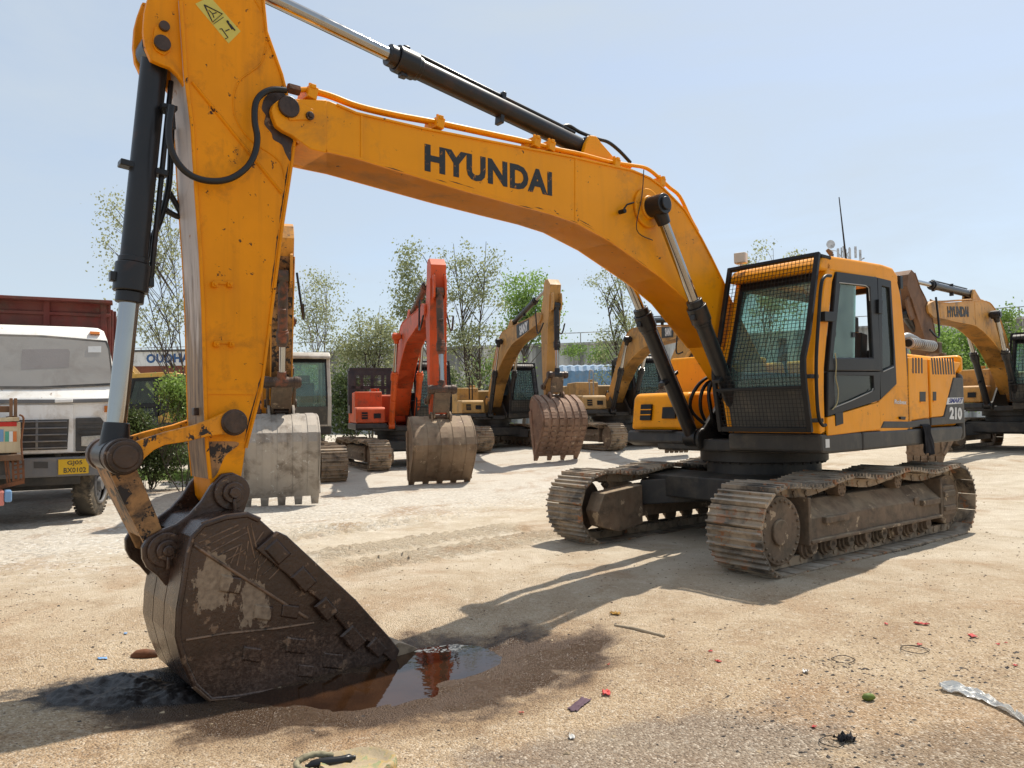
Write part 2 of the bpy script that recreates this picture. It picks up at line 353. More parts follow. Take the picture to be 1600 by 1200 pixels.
def shoe_mb(pitch, w, fine=True):
    """one track shoe, x along the track, outer side at -z"""
    m = MB(); p = pitch
    m.box((0, 0, 0.012), (p * .93, w, .018))
    for dx, h in ((-.40, .030), (-.06, .024), (.28, .024)) if fine else ((-.35, .03), (.1, .024)):
        m.prism([(p * dx - .016, .006), (p * dx - .007, -h), (p * dx + .007, -h), (p * dx + .016, .006)], -w / 2, w / 2)
    return m
def build_tracks(root, und, detail, pal):
    path = track_path(); N_ = 49; pos, pitch = along(path, N_)
    R = Matrix.Rotation(und, 4, 'Z')
    for side in (1, -1):
        lc = 1.19 * side
        ch = MB()
        for i, (f, z, a) in enumerate(pos):
            m = Matrix.Translation((f, lc, z)) @ Matrix.Rotation(-a, 4, 'Y')
            for dl in (-.085, .085):
                q = MB().prism([(-pitch * .52, .03), (pitch * .52, .03), (pitch * .46, .115), (-pitch * .46, .115)], lc + dl - .022 - lc, lc + dl + .022 - lc)
                ch.add([R @ (m @ Vector(v)) for v in q.v], q.f)
            q = MB().cyl((pitch * .5, -.12, .075), (pitch * .5, .12, .075), .026, None, 8)
            ch.add([R @ (m @ Vector(v)) for v in q.v], q.f)
            if not detail:
                q = shoe_mb(pitch, .6, False)
                ch.add([R @ (m @ Vector(v)) for v in q.v], q.f)
        tr = ch.build('track_chain', pal['track'], root)
        if detail:
            so = shoe_mb(pitch, .6).build('track_shoe', 'shoe', tr)
            for i, (f, z, a) in enumerate(pos):
                o = so if i == 0 else so.copy()
                if i: COL.objects.link(o); o.parent = tr
                jit = random.uniform(-.02, .02)
                o.matrix_local = R @ Matrix.Translation((f, lc, z)) @ Matrix.Rotation(-a + jit * .6, 4, 'Y')
        # track frame
        out = lc + .21 * side; inn = lc - .19 * side; top = lc + .03 * side
        sec = [(inn, .24), (out, .24), (out, .47), (top, .63), (inn, .63)]
        m = MB()
        n = len(sec); vs = [R @ Vector((-1.42, l, z)) for l, z in sec] + [R @ Vector((1.28, l, z)) for l, z in sec]
        m.add(vs, [tuple(range(n)), tuple(range(2 * n - 1, n - 1, -1))] + [(i, (i + 1) % n, (i + 1) % n + n, i + n) for i in range(n)])
        q = MB()
        q.box((-.05, out + .012 * side, .255), (2.7, .05, .035))
        for f, w, h in ((1.30, .05, .46), (-1.44, .05, .48)): q.box((f, lc + .0 * side, .45), (w, .46, h))
        q.box((-1.62, lc + .03 * side, .42), (.30, .40, .34)); q.box((-1.62, lc + .235 * side, .50), (.28, .03, .07)); q.box((-1.62, lc + .235 * side, .33), (.28, .03, .06))
        for f in (.85, -1.15): q.box((f, out + .018 * side, .44), (.42, .05, .065))
        q.box((-.85, out + .004 * side, .47), (.10, .02, .09))
        m.add([R @ Vector(v) for v in q.v], q.f)
        m.build('track_frame', pal['mudsteel'], root, .012)
        # final drive, idler, rollers
        q = MB(); q.cyl((1.77, lc - .16, .41), (1.77, lc + .19 * side, .41), .33, None, 32)
        if side > 0:
            q.cyl((1.77, lc + .19, .41), (1.77, lc + .22, .41), .315, None, 32); q.cyl((1.80, lc + .22, .40), (1.80, lc + .25, .40), .12, None, 20)
            for i in range(24): a = 2 * pi * i / 24; q.cyl((1.77 + .275 * cos(a), lc + .215, .41 + .275 * sin(a)), (1.77 + .275 * cos(a), lc + .237, .41 + .275 * sin(a)), .016, None, 6)
        else:
            q.prism([(1.92, .60), (1.30, .66), (1.30, .20), (1.70, .14), (1.95, .22), (2.02, .40)], lc + .20, lc + .42)
        for k in range(21):
            a = 2 * pi * k / 21; c = Vector((1.77 + .35 * cos(a), 0, .41 + .35 * sin(a))); q.box((c.x, lc, c.z), (.06, .07, .07), Matrix.Rotation(-a, 3, 'Y'))
        q.xf(lambda v: R @ v).build('sprocket', pal['mudsteel'], root, .008, 40)
        q = MB(); q.cyl((-1.77, lc - .14, .41), (-1.77, lc + .14, .41), .29, None, 32); q.cyl((-1.77, lc - .2, .41), (-1.77, lc + .2, .41), .10)
        q.xf(lambda v: R @ v).build('idler', pal['mudsteel'], root, .01, 40)
        if detail or side > 0:
            for k in range(8):
                f = 1.22 - k * .335; q = MB(); q.cyl((f, lc - .17, .175), (f, lc + .17 * side, .175), .082); q.cyl((f, lc + .17 * side, .175), (f, lc + .215 * side, .175), .05)
                q.cyl((f, lc + .10 * side, .175), (f, lc + .14 * side, .175), .105); q.box((f, lc + .19 * side, .215), (.12, .05, .09))
                q.xf(lambda v: R @ v).build('track_roller', pal['mudsteel'], root, .006, 40)
            for f in (.55, -.62):
                q = MB(); q.cyl((f, lc - .16, .70), (f, lc + .10 * side, .70), .045); q.cyl((f, lc - .02 * side, .70), (f, lc + .13 * side, .70), .075); q.box((f, lc - .14 * side, .66), (.1, .06, .12))
                for i in range(6): a = i * pi / 3; q.cyl((f + .05 * cos(a), lc + .13 * side, .70 + .05 * sin(a)), (f + .05 * cos(a), lc + .142 * side, .70 + .05 * sin(a)), .009, None, 6)
                q.xf(lambda v: R @ v).build('carrier_roller', pal['mudsteel'], root, .006, 40)
    # centre frame
    q = MB(); q.box((0, 0, .60), (1.45, 1.25, .30))
    for sx in (1, -1):
        for sy in (1, -1): q.bar((sx * .45, sy * .40, .60), (sx * 1.0, sy * 1.06, .54), .36, .30)
    q.prism([(.95, .50), (.95, .76), (.55, .80), (.55, .46)], -1.0, 1.0); q.prism([(-.95, .50), (-.95, .74), (-.55, .80), (-.55, .46)], -1.0, 1.0)
    q.xf(lambda v: R @ v).build('centre_frame', pal['deck'], root, .015)
    q = MB(); q.cyl((0, 0, .74), (0, 0, .93), .66, None, 40); q.cyl((0, 0, .93), (0, 0, 1.07), .74, None, 40)
    if detail:
        for i in range(36): a = i * pi / 18; q.cyl((.70 * cos(a), .70 * sin(a), .905), (.70 * cos(a), .70 * sin(a), .93), .018, None, 6)
    q.build('swing_ring', pal['deck'], root, .008, 40)

def vprism(m, poly, z0, z1):
    n = len(poly); vs = [(x, y, z0) for x, y in poly] + [(x, y, z1) for x, y in poly]
    return m.add(vs, [tuple(range(n - 1, -1, -1)), tuple(range(n, 2 * n))] + [(i, (i + 1) % n, (i + 1) % n + n, i + n) for i in range(n)])

FPROF = [(1.17, 1.29), (1.255, 1.70), (1.265, 1.86), (1.255, 2.02), (1.16, 2.28), (0.915, 3.02)]
GPROF = [(1.29, 1.31), (1.37, 1.75), (1.385, 1.90), (1.38, 2.02), (1.27, 2.28), (1.04, 3.09)]
def prof_at(P, z):
    for (f0, z0), (f1, z1) in zip(P, P[1:]):
        if z <= z1: return f0 + (f1 - f0) * (z - z0) / (z1 - z0)
    return P[-1][0]
def clip_prof(P, za, zb): return [(prof_at(P, za), za)] + [p for p in P if za + .01 < p[1] < zb - .01] + [(prof_at(P, zb), zb)]

def build_upper(root, detail, pal, o):
    guard = o.get('guard', True)
    # deck
    q = MB()
    q.prism([(1.16, 1.10), (1.17, 1.283), (.3, 1.283), (.3, 1.085), (1.05, 1.085)], .31, 1.37)
    q.prism([(.3, 1.085), (.3, 1.283), (-2.42, 1.283), (-2.44, 1.20), (-2.36, 1.10)], .95, 1.37)
    q.box((-.75, 0.0, 1.13), (3.3, 1.8, .14))
    q.prism([(.93, 1.15), (.90, 1.288), (-2.5, 1.288), (-2.5, 1.10), (.80, 1.10)], -1.368, -.46)
    for l in (-.24, .28): q.prism(circ((BCYL_DECK[0] - .05, 1.2), .13, -90, 90, 8) + [(.2, 1.95), (.05, 1.85), (-.4, 1.2)], l - .03, l + .03)
    q.build('deck', pal['deck'], root, .025)
    if detail:
        q = MB(); q.add(*[(lambda a: (a.v, a.f))(MB().box((1.045, 1.372, 1.19), (.075, .004, .085)))][0]); q.build('sticker', 'letter_white', root)
        q = MB()
        for i in range(26): q.bar((.95 - i * .012, -1.2, 1.2955), (.95 - i * .012, -.62, 1.2955), .006, .012)
        q.build('step_tread', pal['deck'], root)
    # tool box, tank
    paint = pal['paint']
    q = MB(); q.prism([(.86, 1.30), (.80, 1.70), (.74, 1.76), (.02, 1.78), (.02, 1.30)], -1.35, -.50)
    tb = q.build('tool_box', paint, root, .05, 35, 3)
    MB().box((.846, -1.10, 1.52), (.03, .17, .20), Matrix.Rotation(-.15, 3, 'Y')).build('vent', MT['black'], tb); MB().box((.842, -.74, 1.51), (.03, .2, .14), Matrix.Rotation(-.15, 3, 'Y')).build('vent', MT['black'], tb)
    q = MB()
    for dz in (-.03, .035): q.box((.86 - dz * .15, -1.10, 1.52 + dz), (.012, .17, .012))
    q.box((.858, -.85, 1.34), (.012, .9, .008)); q.build('vent_bar', paint, tb)
    q = MB(); q.prism([(.10, 1.30), (.06, 2.24), (-1.0, 2.24), (-1.0, 1.30)], -1.33, -.52); tk = q.build('fuel_tank', paint, root, .03, 35)
    q = MB(); q.cyl((-.1, -.75, 2.24), (-.1, -.75, 2.31), .075); q.cyl((-.1, -.75, 2.31), (-.1, -.75, 2.33), .10); q.cyl((-.2, -.60, 2.24), (-.2, -.60, 2.34), .03); q.build('filler_cap', paint, tk, .006, 40)
    # engine house + counterweight
    q = MB(); q.prism([(-.98, 1.285), (-.98, 2.17), (-2.415, 2.15), (-2.415, 1.285)], -1.30, 1.335)
    eh = q.build('engine_house', paint, root, .07, 35, 3)
    if o.get('hood_raise'): MB().box((-1.4, -.2, 2.32), (1.0, 1.6, .3)).build('hood', paint, root, .06, 35)
    def side_plate(name, pts, mat, l0=1.335, l1=1.365, bev=.012, par=None):
        return MB().prism(PLs(1.37, pts), l0, l1).build(name, mat, par or eh, bev)
    side_plate('side_door', [(1420, 558), (1450, 561), (1453, 652), (1422, 657)], paint)
    side_plate('side_door', [(1453, 561), (1503, 566), (1490, 590), (1475, 650), (1456, 652)], paint)
    side_plate('lower_trim', [(1377, 669), (1382, 658), (1422, 658.5), (1453, 653.5), (1454, 665), (1421, 669)], pal['deck'], 1.335, 1.368)
    side_plate('rear_trim', [(1456, 653), (1476, 651), (1491, 590), (1504, 590), (1507, 661), (1456, 665)], pal['deck'], 1.335, 1.366)
    side_plate('lower_side', [(1374, 626), (1400, 603), (1419, 603), (1421, 658), (1382, 657), (1377, 668)], paint)
    q = MB()
    for i in range(4): x = 1426 + i * 4.6; q.prism(PLs(1.37, [(x, 559), (x + 2.2, 559.3), (x + 2.4, 583.5), (x + .2, 583)]), 1.362, 1.3665)
    for i in range(9): x = 1457.5 + i * 4.1; q.prism(PLs(1.37, [(x - 2, 559), (x + .1, 559.3), (x + 2.3, 585), (x + .2, 585)]), 1.362, 1.3665)
    q.build('louver', MT['black'], eh)
    for x0, x1, y0, y1 in ((1437.5, 1447, 612, 627.5), (1458, 1463.5, 612, 626)): MB().prism(PLs(1.37, [(x0, y0), (x1, y0), (x1, y1), (x0, y1)]), 1.36, 1.368).build('latch', MT['black'], eh, .003)
    if detail:
        q = MB()
        for x0, x1, y0, y1 in ((1437.5, 1447, 627.5, 629), (1458, 1463.5, 626, 627.5)): q.prism(PLs(1.37, [(x0, y0), (x1, y0), (x1, y1), (x0, y1)]), 1.36, 1.378)
        q.build('latch_lip', paint, eh)
        q = MB(); q.prism(PLs(1.37, [(1404.5, 651), (1413, 651), (1412, 656), (1405, 655)]), 1.36, 1.39); q.build('door_catch', MT['black'], eh, .004)
    rear = [(-2.43, -1.30), (-2.43, 1.362), (-2.52, 1.36), (-2.60, 1.33), (-2.67, 1.27), (-2.76, .9), (-2.84, .4), (-2.86, 0), (-2.84, -.4), (-2.76, -.9), (-2.67, -1.27), (-2.58, -1.345)]
    cw = vprism(MB(), rear, 1.10, 1.965).build('counterweight', pal['cw'], root, .06, 35, 3)
    vprism(MB(), [(x, y) for x, y in rear], 1.968, 2.20).build('counterweight_top', paint, cw, .075, 35, 4)
    if detail:
        # ribbed duct and odd parts lying on the hood
        pa, pb = PL(1419, 536, .8), PL(1457, 541, .8); a, b = Vector((pa[0], .8, pa[1])), Vector((pb[0], .8, pb[1])); pts = []; rs = []
        for i in range(66): pts.append(a + (b - a) * i / 65); rs.append(.052 + (.026 if i % 5 < 2 else 0))
        q = MB().tube([a, b], .052, 14); q.build('duct_core', MT['black'], root, 0, 60)
        q = MB(); dv = (b - a)
        for i in range(12): q.cyl(a + dv * (i + .15) / 12, a + dv * (i + .68) / 12, .078, None, 16)
        q.tube(spline([(a.x + .1, .7, a.z + .02), (a.x - .1, .75, a.z + .10), (a.x - .35, .8, a.z + .03)]), .05, 10); q.build('ribbed_duct', pal['alu'], root, 0, 60)
        q = MB(); q.box((b.x - .10, .8, b.z - .02), (.1, .14, .16)); q.box((a.x - .5, .88, 2.19), (.5, .14, .06)); q.bar((b.x - .3, .8, 2.15), (b.x - .3, .82, 2.3), .08, .08); q.build('duct_bracket', 'mudsteel', root, .01)
        q = MB(); q.cyl((-1.2, -.4, 2.1), (-1.2, -.4, 2.5), .06); q.build('exhaust_pipe', MT['black'], root, 0, 40)
        w = PLs(1.37, [(1398, 631), (1416.5, 632), (1398, 624)])
        lettering('model_lettering', 'Robex', (w[0][0], 1.368, w[0][1]), (w[1][0] - w[0][0], 0, w[1][1] - w[0][1]), (w[2][0] - w[0][0], 0, w[2][1] - w[0][1]), 'letter_white', eh, .02, (0, 1, 0), .002)
        side_plate('sign_plate', [(1481, 621.5), (1506, 621), (1504, 630.5), (1479, 632)], 'letter_white', 1.366, 1.369, 0)
        w = PLs(1.37, [(1482.5, 630), (1503, 629), (1484, 622.6)])
        lettering('sign_lettering', 'SMART', (w[0][0], 1.3695, w[0][1]), (w[1][0] - w[0][0], 0, w[1][1] - w[0][1]), (w[2][0] - w[0][0], 0, w[2][1] - w[0][1]), 'letter_blue', eh, .03, (0, 1, 0), .002)
        w = PLs(1.37, [(1484, 655), (1503.5, 656), (1484, 635.5)])
        lettering('number_lettering', '210', (w[0][0], 1.3665, w[0][1]), (w[1][0] - w[0][0], 0, w[1][1] - w[0][1]), (w[2][0] - w[0][0], 0, w[2][1] - w[0][1]), 'letter_white', eh, .05, (0, 1, 0), .002)
    # ---------------- cab
    cabp = pal['cab']
    q = MB()
    outer = PLs(1.37, [(1269, 684), (1263, 620), (1262, 560), (1268, 500), (1281, 424), (1290, 408), (1380, 419), (1400, 425), (1408, 460), (1415, 520), (1421, 602), (1421, 684)])
    outer[0] = (prof_at(FPROF, 1.29) - .02, 1.287); outer[-1] = (-.95, 1.287)
    for i, z in ((1, 1.6), (2, 1.95), (3, 2.4), (4, 2.9)): outer[i] = (prof_at(FPROF, z) - .02, z)
    inner = PLs(1.37, [(1291, 679), (1289, 620), (1289, 575), (1293, 530), (1302, 440), (1306, 426), (1360, 433), (1391, 439), (1394, 470), (1398, 540), (1401, 600), (1377, 626)])
    q.ring(outer, inner, 1.30, 1.36)
    q.prism(PLs(1.37, [(1377, 627), (1401, 601), (1420, 603), (1420, 672), (1377, 679)]), 1.30, 1.358)
    cab = q.build('cab', cabp, root, .02, 35, 3)
    q = MB(); tp = PLs(1.37, [(1281, 412), (1287, 402), (1296, 398.5), (1340, 405.5), (1380, 412.5), (1396, 418), (1404, 430)])
    q.prism(tp + [(tp[-1][0], tp[-1][1] - .10), (tp[0][0], tp[0][1] - .06)], .31, 1.365); q.build('cab_roof', pal.get('roof', cabp), cab, .06, 40, 4)
    q = MB(); q.box((-.86, .84, 1.75), (.06, 1.04, .95)); q.box((-.80, .84, 2.98), (.08, 1.04, .16))
    for l in (.35, 1.29): q.bar((-.86, l, 2.2), (-.78, l, 3.0), .1, .06)
    q.ring([(1.14, 1.287), (1.24, 1.9), (1.15, 2.25), (.86, 3.0), (-.80, 3.0), (-.88, 1.287)], [(1.02, 1.95), (1.14, 2.02), (1.05, 2.25), (.80, 2.85), (-.66, 2.85), (-.74, 1.95)], .31, .36)
    q.box((.15, .84, 1.30), (2.0, 1.0, .04)); q.build('cab_wall', MT['black'] if not o.get('light_wall') else cabp, cab, .012)
    # front
    q = MB()
    for a, b in ((.31, .375), (1.275, 1.365)): q.strip(FPROF, a, b, .07)
    for a, b in ((1.29, 1.33), (2.93, 3.02)): q.strip(clip_prof(FPROF, a, b), .375, 1.275, .07)
    q.build('front_frame', cabp, cab, .015)
    q = MB(); q.strip(clip_prof(FPROF, 2.84, 2.93), .375, 1.275, .06)
    for a, b in ((.375, .415), (1.24, 1.275)): q.strip(clip_prof(FPROF, 1.76, 2.93), a, b, .05)
    q.build('window_seal', MT['black'], cab)
    MB().strip(clip_prof(FPROF, 1.33, 1.76), .375, 1.275, .03).build('lower_panel', 'panel_grey', cab)
    MB().strip([(f - .02, z) for f, z in clip_prof(FPROF, 1.76, 2.86)], .41, 1.25, .005).build('windshield', MT['glass'], cab)
    # door
    q = MB()
    q.ring(PLs(1.37, [(1305.5, 424.5), (1369, 433), (1374, 580), (1292, 580)]), PLs(1.37, [(1312, 442), (1357, 449), (1362.5, 559), (1300, 559)]), 1.335, 1.385)
    q.ring(PLs(1.37, [(1292, 581), (1374, 581), (1373.5, 626), (1291, 651)]), PLs(1.37, [(1302, 586), (1363, 587), (1364.5, 609), (1304, 638)]), 1.335, 1.383)
    dr = q.build('door', MT['black'], cab, .012, 35)
    MB().prism(PLs(1.37, [(1291.5, 652), (1373.5, 627.5), (1376, 671), (1292.5, 681)]), 1.34, 1.378).build('door_panel', cabp, cab, .012)
    q = MB(); q.ring(PLs(1.37, [(1371, 433.5), (1392, 438.5), (1399, 560), (1401, 601), (1376, 625)]), PLs(1.37, [(1377.5, 446), (1389.5, 449.5), (1396, 545), (1396.5, 570), (1379, 580)]), 1.335, 1.372)
    q.build('rear_pillar', MT['black'], cab, .01, 35)
    MB().prism(PLs(1.37, [(1377, 445), (1390, 449), (1397, 572), (1379, 581)]), 1.345, 1.35).build('quarter_window', MT['glass_dark'], cab)
    if o.get('slid', detail): MB().prism(PLs(1.37, [(1311, 441), (1339, 445.5), (1337, 560), (1300, 560)]), 1.355, 1.360).build('door_window', MT['glass'], cab)
    else: MB().prism(PLs(1.37, [(1311, 441), (1358, 448), (1363, 560), (1300, 560)]), 1.355, 1.360).build('door_window', MT['glass_dark'], cab)
    MB().prism(PLs(1.37, [(1301, 585), (1364, 586), (1365, 610), (1303, 639)]), 1.355, 1.360).build('lower_window', MT['glass_dark'], cab)
    if detail:
        for pts_ in ([(1311, 441.5), (1334, 444), (1352, 446), (1357, 450), (1358.5, 470)], [(1302, 637.5), (1330, 626), (1362, 611.5), (1364, 607)], [(1380, 580.5), (1396, 573.5)]): MB().tube([(p[0], 1.386, p[1]) for p in PLs(1.385, pts_)], .0055, 6).build('window_trim', 'trim_grey', cab)
    # inside
    q = MB(); q.box((-.05, .84, 1.72), (.55, .52, .14)); q.box((-.38, .84, 2.08), (.15, .50, .62), Matrix.Rotation(-.12, 3, 'Y')); q.box((-.44, .84, 2.5), (.11, .30, .18)); q.box((-.05, .84, 1.48), (.4, .4, .36))
    for l in (.55, 1.13): q.box((.1, l, 1.78), (.55, .16, .14)); q.cyl((.33, l, 1.85), (.38, l, 2.05), .02, None, 8); q.cyl((.38, l, 2.05), (.40, l, 2.12), .03, None, 8)
    q.build('seat', 'seat', cab, .03, 35)
    if detail:
        q = MB(); q.box((-.70, .60, 2.05), (.16, .45, .5)); q.box((.95, .48, 1.75), (.12, .10, .3)); q.box((.2, .42, 1.7), (.9, .12, .5)); q.build('console', 'seat', cab, .02)
        MB().box((-.60, .72, 2.42), (.008, .34, .62)).build('sky_card', 'letter_white', cab)  # added white card, stands in for bright sky through the far window
    if guard:
        q = MB()
        for a, b in ((.30, .345), (1.315, 1.365)): q.strip(GPROF, a, b, -.045)
        for za, zb in ((1.31, 1.36), (3.05, 3.09), (1.735, 1.765)): q.strip(clip_prof(GPROF, za, zb), .345, 1.315, -.045)
        q.bar((GPROF[-1][0] - .02, .32, 3.07), (.75, .32, 3.12), .03, .03); q.bar((GPROF[-1][0] - .02, 1.34, 3.07), (.86, 1.36, 3.06), .035, .035)
        for z in (1.42, 1.85): q.bar((prof_at(GPROF, z), 1.345, z), (prof_at(FPROF, z) - .06, 1.375, z), .035, .04)
        g = q.build('screen_guard', MT['black'], cab, .006)
        q = MB(); w = .0042 if detail else .009; nl = 23 if detail else 11; st = .042 if detail else .09
        for i in range(1, nl):
            l = .345 + (1.315 - .345) * i / nl; P = clip_prof(GPROF, 1.34, 3.06)
            for a, b in zip(P, P[1:]): q.bar((a[0] + .012, l, a[1]), (b[0] + .012, l, b[1]), w, w)
        z = 1.38
        while z < 3.05: f = prof_at(GPROF, z); q.bar((f + .014, .345, z), (f + .014, 1.315, z), w, w); z += st
        q.build('wire_mesh', MT['black'], cab)
    if detail:
        q = MB(); P3 = [(PL(x, y, 1.42)[0], 1.42, PL(x, y, 1.42)[1]) for x, y in [(1298, 431), (1289, 432), (1283, 446), (1279, 500), (1275.5, 560), (1276, 610), (1279, 650), (1285, 664), (1290, 664)]]
        q.tube(spline(P3, 4), .017, 10); MB().prism(PLs(1.4, [(1283, 487), (1299, 488), (1299, 503), (1283, 502)]), 1.37, 1.44).build('rail_bracket', MT['black'], cab, .004); MB().prism(PLs(1.38, [(1369, 468), (1375, 469), (1375, 491), (1369, 490)]), 1.37, 1.41).build('door_hinge', MT['black'], cab, .004)
        q.build('grab_rail', MT['black'], cab, 0, 50)
        q = MB(); q.box((1.00, .42, 3.20), (.09, .13, .12), Matrix.Rotation(.3, 3, 'Z')); q.cyl((1.0, .42, 3.09), (1.0, .42, 3.15), .015); wl_ = q.build('work_lamp', 'alu_' in MT and MT['alu_'] or MT['white'], cab, .012)
        MB().box((1.05, .435, 3.20), (.012, .115, .1), Matrix.Rotation(.3, 3, 'Z')).build('work_lamp_lens', 'lamp', cab)
        a = PL(1322, 405, .8); b = PL(1311, 308, .8); MB().tube([(a[0], .8, a[1]), ((a[0] + b[0]) / 2, .8, (a[1] + b[1]) / 2), (b[0], .8, b[1])], [.012, .009, .006], 8).build('antenna', MT['rubber'], cab)
        q = MB(); c = PL(1298, 402, 1.0); q.cyl((c[0], 1.0, c[1] - .03), (c[0] - .02, 1.0, c[1] + .04), .025); q.cyl((c[0] - .02, 1.0, c[1] + .04), (c[0] + .02, .97, c[1] + .09), .03, .02); q.build('beacon_stub', 'mudsteel', cab, .004, 40)
        q = MB(); c = PLs(1.37, [(1312, 645), (1300, 652), (1305, 660), (1302, 668), (1316, 662), (1318, 650)]); q.prism(PLs(1.37, [(1303, 646), (1315, 643), (1316, 662), (1304, 666)]), 1.37, 1.386); q.build('door_lock', MT['black'], cab, .006)
        c = PLs(1.37, [(1301, 552), (1303, 570), (1302, 590), (1306, 610), (1304, 630), (1297, 640)]); MB().tube(spline([(p[0], 1.395, p[1]) for p in c], 4), .006, 6).build('rope', pal['rope'], cab)
        q = MB(); q.box((PL(1297, 480, 1.4)[0] - .02, 1.39, 2.4), (.02, .01, .01)); 
        q = MB()
        for x, y in ((1302, 522), (1332, 523)): q.prism(PLs(1.37, [(x, y - 4), (x + 4, y - 4), (x + 4, y + 4), (x, y + 4)]), 1.36, 1.372)
        q.build('window_catch', MT['black'], cab)

def cyl_part(root, name, a, b, l, rb, rr, frac, pal, detail, rod='chrome', flip=1):
    """hydraulic cylinder between pins a (barrel end) and b (rod end), both (f, z)"""
    A, B = Vector((a[0], l, a[1])), Vector((b[0], l, b[1])); d = (B - A).normalized(); L = (B - A).length
    H = A + d * (L * frac); q = MB()
    q.cyl(A, H, rb, None, 24); q.cyl(H - d * .16, H + d * .02, rb * 1.28, None, 24); q.cyl(H + d * .02, H + d * .09, rb * 1.02, None, 24); q.cyl(H - d * .20, H - d * .16, rb * 1.12, None, 24)
    q.cyl((A.x, l - rb * 1.05, A.z), (A.x, l + rb * 1.05, A.z), rb * 1.25, None, 20)
    side = d.cross(Vector((0, 1, 0))) * flip
    q.tube([A + side * (rb + .03) + d * .15, H + side * (rb + .03) - d * .05], .018, 8); q.bar(A + d * L * frac * .5 - side * (rb + .06), A + d * L * frac * .5 + side * (rb + .06), .09, .04, d)
    for k in (-1, 1): q.box(H - d * .06 + side * k * rb * 1.2 , (.06, .06, .06))
    c = q.build(name, pal['cyl'], root, .006, 40)
    q = MB(); q.cyl(H, B, rr, None, 20); q.build('rod', rod, c, 0, 40)
    q = MB(); q.cyl((B.x, l - rr * 1.9, B.z), (B.x, l + rr * 1.9, B.z), rb * 1.25, None, 24); q.cyl(B - d * .20, B - d * .05, rr * 1.25, rr * 1.5); q.cyl((B.x, l - rr * 2.4, B.z), (B.x, l + rr * 2.4, B.z), rb * .8, None, 20)
    q.build('rod_eye', pal['cyl'], c, .006, 40)
    return c

